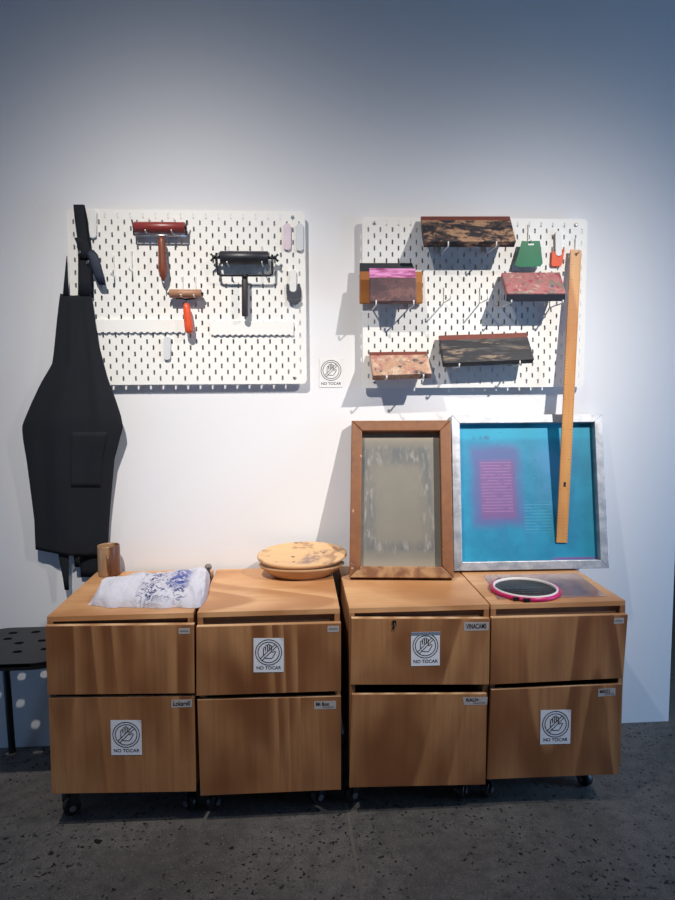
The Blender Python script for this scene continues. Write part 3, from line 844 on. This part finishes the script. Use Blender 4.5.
for j in range(NCY + 1):
    q = j / NCY; rt = []; rb = []
    for i in range(NCX + 1):
        s = i / NCX
        p = lerp(interp(fr, s), interp(bk, s), q)
        e = (4*q*(1-q)) ** .5
        e *= (min(1, s / .16) ** .75) * (min(1, (1 - s) / .05) ** .5 if s > .95 else 1)
        hh = .014 + .038 * min(1, s/.16) 
        ww = .0035*math.sin(9*s*PI + 5*q + ph[0]) + .003*math.sin(21*s - 9*q + ph[1])
        ww += .0030*abs(math.sin(30*s + 13*q + ph[2])) + .0026*abs(math.sin(17*q - 12*s + ph[3])) + .0022*abs(math.sin(44*s - 20*q + ph[6])) - .004
        # rolled shoulder near the left and gathered folds near the right end
        ww += .010*math.exp(-((s-.40)/.05)**2 - ((q-.92)/.12)**2) + .007*math.exp(-((s-.93)/.05)**2)*math.sin(7*q + 1)
        zt = max(.0012, e * (hh + ww))
        inw = .004*math.sin(26*s + ph[4]) + .003*math.sin(47*s + ph[5])
        d = Vector((0, inw * (1 if q < .3 else .4), 0))
        rt.append(p + d + Vector((0, 0, zt))); rb.append(p + d)
    top.append(rt); bot.append(rb)
mb = MB(); mb.grid(top); mb.grid(bot)
def side(a, b): mb.grid([a, b])
side(top[0], bot[0]); side(top[-1], bot[-1]); side([r_[0] for r_ in top], [r_[0] for r_ in bot]); side([r_[-1] for r_ in top], [r_[-1] for r_ in bot])
o = build('folded_cloth', mb, M['cloth'])
tag(o, 'folded white cotton cloth with a blue printed drawing on the left cabinet', 'cloth')

# dark rod with a round grey head standing in the gap behind the cloth
k = aty(208.3, 567, -.075)
mb0 = thing('knobbed_rod', (k.x, -.10, ZT), 'dark rod with a round grey knob, behind the right end of the cloth', 'tool')
b_ = Vector((.4415, -.155, ZT + .004))
mb = MB(); mb.tube([k, lerp(k, b_, .5), b_], [.0042, .005, .005], 10); build('rod', mb, M['black_metal'], mb0)
mb = MB(); mb.lathe((k.x, k.y, k.z - .0115), [(0, 0), (.006, .0015), (.0105, .006), (.0118, .0115), (.0105, .017), (.006, .0215), (0, .023)], 18); build('knob', mb, simple('grey_stone', (126, 118, 112), .5), mb0)

# two oval trays
n = NT('stained_bare_wood'); v = n.coord((1, 1, 1), False); g = n.noise(n.coord((4, 40, 40)), 2, 4)
c = n.mix(g, (206, 164, 118), (222, 184, 140)); a = n.noise(v, 16, 5, .6, .5)
c = n.mix(n.rng(a, .57, .66, 0, .75), c, (150, 116, 92)); s3 = n.sep(v)
mk = n.boxmask(n.math('SUBTRACT', s3[0], n.math('MULTIPLY', s3[1], .5)), s3[1], .045, .03, -.02, .05, .01)
c = n.mix(n.math('MULTIPLY', mk, n.rng(n.noise(v, 45, 4), .35, .6, 0, .75)), c, (128, 104, 108))
c = n.mix(n.rng(n.noise(n.coord((1, 1, 1), False, (3, 1, 2)), 34, 3), .68, .72), c, (74, 62, 60))
M['tray'] = n.fin(c, .6, 0, g, .15, .0006)
M['tray_low'] = plywood('bare_wood', (150, 108, 72), (194, 152, 108), (212, 172, 128), 'x', 8)
bx, by = .735, -.125
mb = MB(); mb.lathe((bx, by, Z), [(0, 0), (.60, 0), (.66, .004), (.84, .020), (.97, .034), (1.0, .040), (.975, .042), (.94, .040), (.82, .026), (.6, .012), (0, .010)], 56, 0, .140, .092)
tag(build('oval_tray', mb, M['tray_low']), 'lower pale wooden oval tray with sloping sides, under the stained one', 'tray', 'oval wooden trays')
mb = MB(); mb.lathe((0, 0, 0), [(0, -.002), (.80, -.001), (.95, .003), (1.0, .009), (.995, .015), (.965, .0175), (.93, .0165), (.7, .0125), (0, .0105)], 64, 0, .146, .094)
Rm = Matrix.Rotation(math.radians(11), 3, 'X') @ Matrix.Rotation(math.radians(-1.0), 3, 'Y')
mb.v = [Rm @ p + Vector((.737, -.122, ZT + .058)) for p in mb.v]
o = build('oval_tray', mb, M['tray'])
tag(o, 'upper stained wooden oval tray lying tilted on the lower one', 'tray', 'oval wooden trays')

# ---- leaning screens
def screen(bl, br, tl, tr, w, depth, mats, label, name, mesh_mat, wbot=None, meshback=.003, bev=.003):
    """bl.. are the outer front corners of the frame, w the bar width, depth its thickness (towards the wall)"""
    bl, br, tl, tr = map(Vector, (bl, br, tl, tr)); wbot = wbot or w
    rx = (br - bl).normalized(); uz = (tl - bl).normalized(); nn = rx.cross(uz).normalized()
    if nn.dot(CAM - bl) > 0: nn = -nn                       # into the depth
    W = ((br - bl).length + (tr - tl).length)/2; H = ((tl - bl).length + (tr - br).length)/2
    t = thing(name, bl + rx*W/2 + nn*depth/2, label, 'printing screen', 'printing screens leaning on the wall')
    def pt(a, b, d): return bl + rx*a + uz*b + nn*d
    def bar(nm, q, m):
        mb = MB(); mb.hexa([pt(*p, 0) for p in q], [pt(*p, depth) for p in q]); build(nm, mb, m, t, bev)
    bar('bottom_bar', [(0, 0), (W, 0), (W - w, wbot), (w, wbot)], mats[1])
    bar('top_bar', [(w, H - w), (W - w, H - w), (W, H), (0, H)], mats[0])
    bar('side_bar', [(0, 0), (w, wbot), (w, H - w), (0, H)], mats[0])
    bar('side_bar', [(W - w, wbot), (W, 0), (W, H), (W - w, H - w)], mats[0])
    # the mesh is a flat sheet stretched over the back of the frame; its material space is centred on it
    d0 = depth - .004
    me = MB(); me.hexa([pt(w - .004, wbot - .004, d0), pt(W - w + .004, wbot - .004, d0), pt(W - w + .004, H - w + .004, d0), pt(w - .004, H - w + .004, d0)],
                       [pt(w - .004, wbot - .004, d0 + .002), pt(W - w + .004, wbot - .004, d0 + .002), pt(W - w + .004, H - w + .004, d0 + .002), pt(w - .004, H - w + .004, d0 + .002)])
    build('mesh', me, mesh_mat(W, H), t)
    return t, pt, W, H, rx, uz, nn

def grey_mesh(W, H):
    n = NT('grey_screen_mesh'); v = n.coord((1, 1, 1), False); s = n.sep(v); x, z = s[0], s[2]
    zc = H * .5 * .955
    base = n.mix(n.noise(v, 14, 4), (114, 111, 103), (130, 126, 117))
    wob = n.noise(n.coord((1, 1, .12), False), 30, 4, .6, .2)
    ring = n.math('MULTIPLY', n.boxmask(x, z, 0, W*.35, zc - .005, H*.32, .012), n.math('SUBTRACT', 1.0, n.boxmask(x, z, .006, W*.24, zc - .02, H*.24, .02)))
    c = n.mix(n.math('MULTIPLY', ring, n.rng(wob, .35, .62, .3, 1.0)), base, (98, 100, 101))
    st = n.noise(n.coord((1, 1, .05), False), 70, 3)
    c = n.mix(n.math('MULTIPLY', ring, n.rng(st, .5, .70, 0, .5)), c, (166, 165, 160))
    c = n.mix(n.rng(z, .07, .03, 0, .5), c, (168, 156, 136))
    c = n.mix(n.math('MULTIPLY', n.rng(z, H*.80, H*.86), .45), c, (166, 152, 132))
    return n.fin(c, .7, 0, n.noise(v, 700, 2), .1, .0003)
zq = ZT + .0105; bl = atz(349.2, 577.5, zq); br = atz(452.3, 578.2, zq)
tl = aty(351.5, 421.5, -.040); tr = aty(450.5, 422.0, -.045)
screen(bl, br, tl, tr, .036, .036, (M['frame_wood'], M['frame_worn']), 'brown wooden printing screen with grey mesh leaning on the wall', 'wooden_screen', grey_mesh, .036)

def blue_mesh(W, H):
    n = NT('blue_screen_emulsion'); v = n.coord((1, 1, 1), False); s = n.sep(v); x, z = s[0], s[2]
    a = n.noise(v, 9, 4, .6); b = n.noise(n.coord((1, 1, .2), False), 40, 4)
    c = n.mix(n.rng(a, .3, .7), (16, 122, 158), (26, 142, 176))
    c = n.mix(n.rng(b, .5, .75, 0, .35), c, (52, 122, 170))
    c = n.mix(n.math('MULTIPLY', n.rng(z, H*.80, H*.84), .7), c, (20, 158, 190))
    X = lambda u: (u - 529.5) / 154 * W            # across the photo's frame width, in metres
    Zz = lambda q: (569 - q) / 154 * H * .985
    wash = n.boxmask(x, z, X(552), .055, Zz(480), .10, .04)
    c = n.mix(n.math('MULTIPLY', wash, n.rng(a, .35, .65, .1, .5)), c, (80, 126, 178))
    soft = n.math('MULTIPLY', n.noise(n.coord((1, 1, .5), False), 14, 3), .03)
    m = n.boxmask(n.math('ADD', x, soft), n.math('ADD', z, soft), X(501) + .015, .085, Zz(487) + .015, .135, .022)
    c = n.mix(n.math('MULTIPLY', m, .85), c, (88, 92, 146))
    m3 = n.boxmask(x, z, X(502), .060, Zz(491), .096, .012)
    c = n.mix(n.math('MULTIPLY', m3, .72), c, (124, 80, 132))
    lines = n.rng(n.wave(n.coord((0, 0, 1), False), 31, 0, 1, 0, 'Z'), .55, .9)
    brk = n.rng(n.noise(n.coord((30, 1, 160), False), 1, 2), .36, .46)
    m4 = n.boxmask(x, z, X(501), .053, Zz(488), .088, .003)
    c = n.mix(n.math('MULTIPLY', n.math('MULTIPLY', m4, lines), n.math('MULTIPLY', brk, .34)), c, (190, 136, 178))
    m5 = n.boxmask(x, z, X(541), .045, Zz(519), .05, .006)
    c = n.mix(n.math('MULTIPLY', n.math('MULTIPLY', m5, lines), n.math('MULTIPLY', brk, .25)), c, (110, 190, 214))
    m6 = n.boxmask(x, z, X(464), .006, Zz(475), .10, .006)
    c = n.mix(n.math('MULTIPLY', m6, n.rng(b, .4, .6, 0, .7)), c, (110, 150, 190))
    c = n.mix(n.math('MULTIPLY', n.boxmask(x, z, X(575), .09, .030, .0035, .002), n.rng(a, .4, .6)), c, (124, 84, 150))
    m7 = n.boxmask(x, z, X(488), .035, Zz(439), .006, .004)
    c = n.mix(n.math('MULTIPLY', m7, n.rng(b, .45, .6, 0, .6)), c, (60, 84, 128))
    c = n.mix(n.rng(n.noise(n.coord((1, 1, 1), False), 60, 3), .70, .74, 0, .6), c, (30, 80, 110))
    return n.fin(c, .55, 0, n.noise(v, 800, 2), .06, .0003)
zq = ZT + .0075; bl = atz(454, 571, zq); br = atz(604.3, 568.2, zq)
tl = aty(451.5, 415.5, -.030); tr = aty(606.3, 414.5, -.034)
t_, pt, W_, H_, rx_, uz_, nn_ = screen(bl, br, tl, tr, .028, .030, (M['alu'], M['alu']), 'square aluminium printing screen with blue emulsion, behind the long ruler', 'metal_screen', blue_mesh, .028, bev=.0015)

# ---- metre ruler
hk = hook(575.3, 239, 254.5, .034, 'wire hook the long wooden ruler hangs from', .010)
yt = BY - .016
top_c = aty(575.8, 250, yt); 
# lower end rests against the blue mesh
def plane_hit(u, v, d):
    o = pt(0, 0, d); r = ray(u, v); return CAM + r * ((o - CAM).dot(nn_) / r.dot(nn_))
bot_c = plane_hit(561.5, 542.5, .0225)
ax = (bot_c - top_c); L = ax.length; ax.normalize()
wv = Vector((1, 0, 0)); wv = (wv - ax*wv.dot(ax)).normalized(); nv = wv.cross(ax).normalized()
if nv.dot(CAM - top_c) < 0: nv = -nv
hw = .0185; th = .006
t = thing('wooden_ruler', bot_c, 'long wooden ruler hanging in front of the blue screen', 'ruler')
def rp(a, s, d=0): return top_c + wv*a + ax*s + nv*d
hole_s = .016; hr = .0042
mb = MB()
def seg(a0, a1, s0, s1): mb.hexa([rp(a0, s0, th/2), rp(a1, s0, th/2), rp(a1, s1, th/2), rp(a0, s1, th/2)], [rp(a0, s0, -th/2), rp(a1, s0, -th/2), rp(a1, s1, -th/2), rp(a0, s1, -th/2)])
# ruler blade built round its hanging hole
ring = [(hr*math.cos(2*PI*k/16 + PI/16), hole_s + hr*1.3*math.sin(2*PI*k/16 + PI/16)) for k in range(16)]
sq = []
for k in range(16):
    a = 2*PI*k/16 + PI/16; c_, s_ = math.cos(a), math.sin(a); q = max(abs(c_), abs(s_)); sq.append((c_/q*hw, hole_s + s_/q*hole_s))
for d, in ((th/2,), (-th/2,)):
    vs = [rp(a, s, d) for a, s in sq] + [rp(a, s, d) for a, s in ring]
    fs = [(k, (k+1) % 16, 16 + (k+1) % 16, 16 + k) for k in range(16)]
    mb.add(vs, fs)
    for sx, sz, k in ((1, 1, 1), (-1, 1, 5), (-1, -1, 9), (1, -1, 13)):
        mb.add([rp(*sq[k], d), rp(*sq[k+1], d), rp(sx*hw, hole_s + sz*hole_s, d)], [(0, 1, 2)])
mb.add([rp(a, s, th/2) for a, s in ring] + [rp(a, s, -th/2) for a, s in ring], [(k, (k+1) % 16, 16 + (k+1) % 16, 16 + k) for k in range(16)])
mb.add([rp(-hw, 0, th/2), rp(hw, 0, th/2), rp(hw, 0, -th/2), rp(-hw, 0, -th/2)], [(0, 1, 2, 3)])
for s in (-1, 1): mb.add([rp(s*hw, 0, th/2), rp(s*hw, 0, -th/2), rp(s*hw, 2*hole_s, -th/2), rp(s*hw, 2*hole_s, th/2)], [(0, 1, 2, 3)])
seg(-hw, hw, 2*hole_s, L)
build('blade', mb, M['ruler'], t)
mb = MB(); N = int(L / .01)
for k in range(3, N):
    l = .010 if k % 10 == 0 else (.008 if k % 5 == 0 else .005); s = k*.01
    for sg in (-1, 1):
        a0, a1 = sorted((sg*(hw - .0006), sg*(hw - l)))
        mb.add([rp(a0, s - .0004, th/2 + .0003), rp(a1, s - .0004, th/2 + .0003), rp(a1, s + .0004, th/2 + .0003), rp(a0, s + .0004, th/2 + .0003)], [(0, 1, 2, 3)])
build('graduations', mb, M['ruler_ink'], t)
mb = MB(); s = L * .80
mb.add([rp(-.004, s - .008, th/2 + .0004), rp(.004, s - .008, th/2 + .0004), rp(.004, s + .008, th/2 + .0004), rp(-.004, s + .008, th/2 + .0004)], [(0, 1, 2, 3)])
build('printed_mark', mb, M['ink'], t)

# ---- clear sheet and round screen on the right cabinet
q = [atz(484, 575.5, Z), atz(577, 573.5, Z), atz(607, 596.5, Z), atz(497.5, 599.5, Z)]
q[0].y = min(q[0].y, -.10); 
n = NT('stained_clear_sheet'); v = n.coord((1, 1, 1), False); a = n.noise(v, 12, 4); s3 = n.sep(v)
mk = n.boxmask(s3[0], s3[1], .07, .055, -.01, .10, .02)
c = n.mix(n.rng(a, .3, .7), (186, 156, 148), (168, 134, 130)); c = n.mix(n.math('MULTIPLY', mk, n.rng(n.noise(v, 26, 4), .35, .6, .2, .9)), c, (120, 108, 130))
m_ = n.fin(c, .18); n.b.inputs['Alpha'].default_value = .55
M['sheet'] = m_
mb = MB(); mb.hexa([p for p in q], [p + Vector((0, 0, .0015)) for p in q])
o = build('clear_sheet', mb, M['sheet']); tag(o, 'thin stained clear plastic sheet under the round black screen', 'sheet')
zs = Z + .0018
cA = atz(525, 590.5, zs)
n = NT('black_hoop_fabric'); v = n.coord((1, 1, 1), False); rg = n.wave(n.coord((1, 1, 1), False, (.01, -.008, 0)), 16, 3.5, 12, 2, 'X', 'RINGS')
M['hoop_mesh'] = n.fin(n.mix(n.rng(rg, .72, .95, 0, .8), (20, 21, 26), (84, 86, 92)), .5)
cx, cy = cA.x, cA.y
t = thing('round_screen', (cx, cy, zs), 'round black mesh hoop with white inner ring and magenta rim', 'screen')
R0 = .096
AX, AY = 1.02, 1.08
mb = MB(); mb.lathe((cx, cy, zs), [(R0 - .004, 0), (R0 + .003, 0), (R0 + .004, .004), (R0 + .003, .010), (R0 - .001, .011), (R0 - .004, .009), (R0 - .004, 0)], 64, 0, AX, AY)
build('rim', mb, simple('magenta_plastic', (206, 28, 106), .35, amt=.06), t)
mb = MB(); mb.lathe((cx, cy, zs), [(R0 - .0105, .001), (R0 - .0042, .001), (R0 - .0042, .0125), (R0 - .008, .0135), (R0 - .0103, .010), (R0 - .0105, .001)], 64, 0, AX, AY)
build('inner_ring', mb, simple('white_hoop_plastic', (228, 222, 220), .4, amt=.03), t)
mb = MB(); mb.lathe((cx, cy, zs), [(0, .005), (R0 - .0102, .005), (R0 - .0102, .0062), (0, .0064)], 64, 0, AX, AY); build('fabric', mb, M['hoop_mesh'], t)
for an in (100, 118, 62, 236, 252):
    a = math.radians(an); p = Vector((cx + (R0 + .004)*AX*math.cos(a), cy + (R0 + .004)*AY*math.sin(a), zs))
    mb = MB(); mb.box(p.x - .009, p.x + .009, p.y - .004, p.y + .005, p.z, p.z + .010); build('clamp', mb, M['caster_black'], t, .001)

# ------------------------------------------------------------------ apron
AL = [(293.5, 60.3), (298, 59.5), (320, 57), (340, 55), (353.5, 53.7), (364, 52.2), (382, 41.5), (402, 32), (420, 24.3), (427, 22), (440, 23.2), (461, 26.8), (490, 30.6), (520, 34.4), (549.5, 35.6)]
AR = [(293.5, 91), (300, 92.2), (307.6, 93.3), (343, 98.5), (377, 107.4), (400, 115.8), (416, 121), (427, 123), (440, 119.5), (459, 114.6), (506, 110.5), (530, 108.8), (549.5, 108)]
def ed(T, v):
    for (a, b) in zip(T, T[1:]):
        if a[0] <= v <= b[0]: k = (v - a[0])/(b[0] - a[0]); return a[1] + (b[1] - a[1])*k
    return T[-1][1] if v > T[-1][0] else T[0][1]
def apron_y(v, s):
    k = max(0, min(1, (v - 293)/(420 - 293))); k2 = max(0, min(1, (v - 420)/130))
    y = -.047 - .004*k + .018*k2
    bulge = .020*k*(math.sin(PI*min(1, max(0, s)))) ** .8
    y -= bulge
    y -= k*(.005*math.sin(2*PI*2.2*s + .6 + v*.004) + .0025*math.sin(2*PI*4.6*s + v*.011)) * (1 - .3*k2)
    y += .010 * k2 * s
    k3 = max(0, min(1, (v - 440)/80)) * max(0, min(1, (s - .45)/.35))
    y = y*(1 - k3) + (-.020)*k3
    return min(y, -.040 + .022*k3 + .016*min(1, max(0, (v - 392)/20))*(1 - k3))
rows = []
NV, NS = 66, 36
for i in range(NV + 1):
    row = []
    q = i / NV
    for j in range(NS + 1):
        s = j / NS
        vbot = 549.5 + 6.5*min(1, s*2.2)
        v = 293.5 + 3*math.sin(PI*s)*(1-q) - 2.2*s*(1-q) + (vbot - 293.5)*q
        vv = min(max(v, 293.5), 549.5)
        u = ed(AL, vv)*(1 - s) + ed(AR, vv)*s
        row.append(aty(u, v, apron_y(v, s)))
    rows.append(row)
t = thing('apron', aty(72, 556, -.06), 'black canvas apron hanging at the left edge of the left pegboard', 'apron')
mb = MB(); mb.grid(rows); build('body', mb, M['apron'], t, solid=.0016)
def strip(name, px, y, m, wave=0.0):
    """px: list of (u_left, u_right, v)"""
    rows = []
    for i, (ul, ur, v) in enumerate(px):
        yy = y(i/(len(px)-1)) if callable(y) else y
        rows.append([aty(ul + (ur-ul)*k/4, v, yy - wave*math.sin(PI*k/4)) for k in range(5)])
    mb = MB(); mb.grid(rows); return build(name, mb, m, t, solid=.002)
# neck strap, doubled over at the top
strip('neck_strap', [(73.4, 84.0, 204.6), (74.2, 85, 214), (75.4, 86.4, 224), (77, 87.8, 236), (77.8, 89.6, 248), (78.2, 91, 262), (78.2, 92, 280), (78, 92, 296)], lambda q: -.046 - .006*math.sin(PI*q), M['apron'], .003)
strip('neck_strap', [(74, 84.6, 205), (76, 88, 222), (80, 91, 244), (84, 93, 268), (86, 93.4, 298)], -.0395, M['apron'])
strip('neck_strap', [(66.6, 67.2, 256), (65.6, 67.6, 266), (64.2, 68.2, 280), (62.8, 69, 296)], -.048, M['apron'])
strip('strap_end', [(84.5, 93.5, 250), (87.5, 98, 255), (91, 101.5, 266), (94.5, 103.5, 276), (99, 106, 285)], lambda q: -.056 - .01*math.sin(PI*q), M['strap'], .002)
strip('strap_loop', [(74.2, 80, 237.5), (76.5, 88, 243), (78.5, 91, 250), (79, 91.5, 258)], -.058, M['apron'], .004)
for u, v in ((79.3, 252), (87.6, 262)):
    p = aty(u, v, -.064); mb = MB()
    mb.tube([p + Vector((.0035*math.cos(2*PI*k/12), 0, .0035*math.sin(2*PI*k/12))) for k in range(13)], .001, 6, caps=False); build('ring', mb, M['steel'], t)
# pocket patch on the front of the skirt
rows = []
for i in range(13):
    v = 432 + (487 - 432)*i/12; row = []
    for j in range(13):
        s = .50 + .36*j/12
        u = ed(AL, v)*(1-s) + ed(AR, v)*s
        row.append(aty(u, v, apron_y(v, s) - .0018))
    rows.append(row)
mb = MB(); mb.grid(rows); build('pocket', mb, M['apron'], t, solid=.0016)
# hanging tie on the left and the gathered back layer that reaches the cabinet top
strip('waist_tie', [(57.5, 68.5, 548), (59, 69, 558), (61, 68.8, 568), (63, 68.8, 578), (64.8, 69, 590)], lambda q: -.040 - .004*q, M['apron'], .002)
strip('back_layer', [(78, 107, 542), (79, 104, 552), (80, 101, 562), (80.5, 99, 569), (81, 98.5, 577)], lambda q: -.009 - .003*q, M['apron'], .003)
strip('waist_tie', [(73, 79, 548), (74, 80, 558), (74.6, 79.6, 567)], -.030, M['apron'])

# ------------------------------------------------------------------ stool
SX, SY, SZ = -.130, -.215, .447
t = thing('stool', (SX, SY, 0), 'black slotted stool between the left cabinet and the wall', 'stool')
def rrect(hx, hy, r, n=8):
    out = []
    for cx_, cy_, a0 in ((hx - r, hy - r, 0), (-hx + r, hy - r, PI/2), (-hx + r, -hy + r, PI), (hx - r, -hy + r, 1.5*PI)):
        for k in range(n + 1):
            a = a0 + k*PI/2/n; out.append((cx_ + r*math.cos(a), cy_ + r*math.sin(a)))
    return out
HXs, HYs = .170, .150
bm = bmesh.new()
slots = []
for (sx_, sy_) in [(-.195, -.115), (-.125, -.112), (-.055, -.112), (-.262, -.150), (-.190, -.166), (-.139, -.205), (-.075, -.19), (-.19, -.275), (-.115, -.275), (-.04, -.26), (-.26, -.27)]:
    slots.append((sx_ - SX, sy_ - SY))
def loop_edges(pts, z):
    vs = [bm.verts.new((p[0] + SX, p[1] + SY, z)) for p in pts]
    return [bm.edges.new((vs[i], vs[(i+1) % len(vs)])) for i in range(len(vs))]
edges = loop_edges(rrect(HXs, HYs, .085), SZ)
for (a, b) in slots:
    edges += loop_edges([(a + p[0], b + p[1]) for p in rrect(.014, .0100, .0098, 5)], SZ)
bmesh.ops.triangle_fill(bm, use_beauty=True, use_dissolve=False, edges=edges)
bm.normal_update()
ex = bmesh.ops.extrude_face_region(bm, geom=bm.faces[:])
bmesh.ops.translate(bm, verts=[v for v in ex['geom'] if isinstance(v, bmesh.types.BMVert)], vec=(0, 0, -.010))
mb = MB(); bm.verts.index_update()
mb.add([v.co.copy() for v in bm.verts], [tuple(v.index for v in f.verts) for f in bm.faces]); bm.free()
build('seat', mb, M['stool'], t)
mb = MB(); o1 = rrect(HXs, HYs, .085); o2 = rrect(HXs - .006, HYs - .006, .08); n_ = len(o1)
vs = [(p[0] + SX, p[1] + SY, SZ - .002) for p in o1] + [(p[0] + SX, p[1] + SY, SZ - .020) for p in o1] + [(p[0] + SX, p[1] + SY, SZ - .020) for p in o2] + [(p[0] + SX, p[1] + SY, SZ - .002) for p in o2]
mb.add(vs, [(a*n_ + k, a*n_ + (k+1) % n_, ((a+1) % 4)*n_ + (k+1) % n_, ((a+1) % 4)*n_ + k) for a in range(4) for k in range(n_)], 0, False)
build('apron_rim', mb, M['stool'], t)
for lx, ly, fx, fy in ((-.100, .110, -.125, .185), (.145, .110, .150, .170), (-.145, -.10, -.150, -.12), (.152, -.10, .152, -.10)):
    mb = MB(); a = Vector((SX + lx, SY + ly, SZ - .012)); b = Vector((SX + fx, SY + fy, 0))
    mb.tube([a, lerp(a, b, .97), b], [.0115, .0115, .0125], 14); build('leg', mb, M['stool'], t)

# ------------------------------------------------------------------ light
def spot(name, loc, tgt, power, sig2, col, radius):
    """ceiling track spotlight; the beam fades smoothly away from its axis as a reflector lamp's does"""
    d = bpy.data.lights.new(name, 'SPOT'); d.energy = power; d.spot_size = math.radians(140); d.spot_blend = .3; d.color = col; d.shadow_soft_size = radius
    d.use_nodes = True; t = d.node_tree; em = t.nodes['Emission']
    tc = t.nodes.new('ShaderNodeTexCoord'); sp = t.nodes.new('ShaderNodeSeparateXYZ'); t.links.new(tc.outputs['Normal'], sp.inputs[0])
    def mth(op, a, b=None):
        n = t.nodes.new('ShaderNodeMath'); n.operation = op
        for i, x in enumerate((a, b)):
            if x is None: continue
            if isinstance(x, (int, float)): n.inputs[i].default_value = x
            else: t.links.new(x, n.inputs[i])
        return n.outputs[0]
    th = mth('MULTIPLY', mth('ARCCOSINE', mth('MINIMUM', mth('ABSOLUTE', sp.outputs[2]), 1.0)), 180 / PI)
    g = mth('EXPONENT', mth('MULTIPLY', mth('MULTIPLY', th, th), -1.0 / sig2))
    t.links.new(g, em.inputs['Strength'])
    o = bpy.data.objects.new(name, d); COL.objects.link(o); o.location = loc
    o.rotation_euler = (Vector(tgt) - Vector(loc)).to_track_quat('-Z', 'Y').to_euler()
    return o
spot('spot_light', (.17, -1.55, 2.82), (.46, 0, .90), 266, 390, (1.0, .95, .89), .022)
spot('spot_light', (2.40, -1.85, 2.80), (1.27, 0, 1.00), 430, 195, (1.0, .95, .89), .022)
ad = bpy.data.lights.new('blue_fill', 'AREA'); ad.shape = 'RECTANGLE'; ad.size = 1.0; ad.size_y = 1.6; ad.energy = 42; ad.color = (.30, .58, 1.0)  # unseen area lamp, added for the bluish daylight on the lower right wall
ao = bpy.data.objects.new('blue_fill', ad); COL.objects.link(ao); ao.location = (4.1, -1.15, .75)
ao.rotation_euler = (Vector((1.9, 0, .35)) - Vector((4.1, -1.15, .75))).to_track_quat('-Z', 'Y').to_euler()
ad2 = bpy.data.lights.new('blue_fill', 'AREA'); ad2.shape = 'RECTANGLE'; ad2.size = 1.0; ad2.size_y = 1.2; ad2.energy = 7; ad2.color = (.28, .56, 1.0)  # unseen blue area lamp added to tint the lower left wall by the stool
ao2 = bpy.data.objects.new('blue_fill', ad2); COL.objects.link(ao2); ao2.location = (-2.3, -1.1, .6)
ao2.rotation_euler = (Vector((-.2, 0, .25)) - Vector((-2.3, -1.1, .6))).to_track_quat('-Z', 'Y').to_euler()

w = bpy.data.worlds.new('world'); SC.world = w; w.use_nodes = True
bg = w.node_tree.nodes['Background']; bg.inputs[0].default_value = (.45, .63, 1.0, 1); bg.inputs[1].default_value = .092

SC.view_settings.view_transform = 'Standard'; SC.view_settings.look = 'None'
SC.view_settings.exposure = 0.0; SC.view_settings.gamma = 1.0; SC.view_settings.use_curve_mapping = False
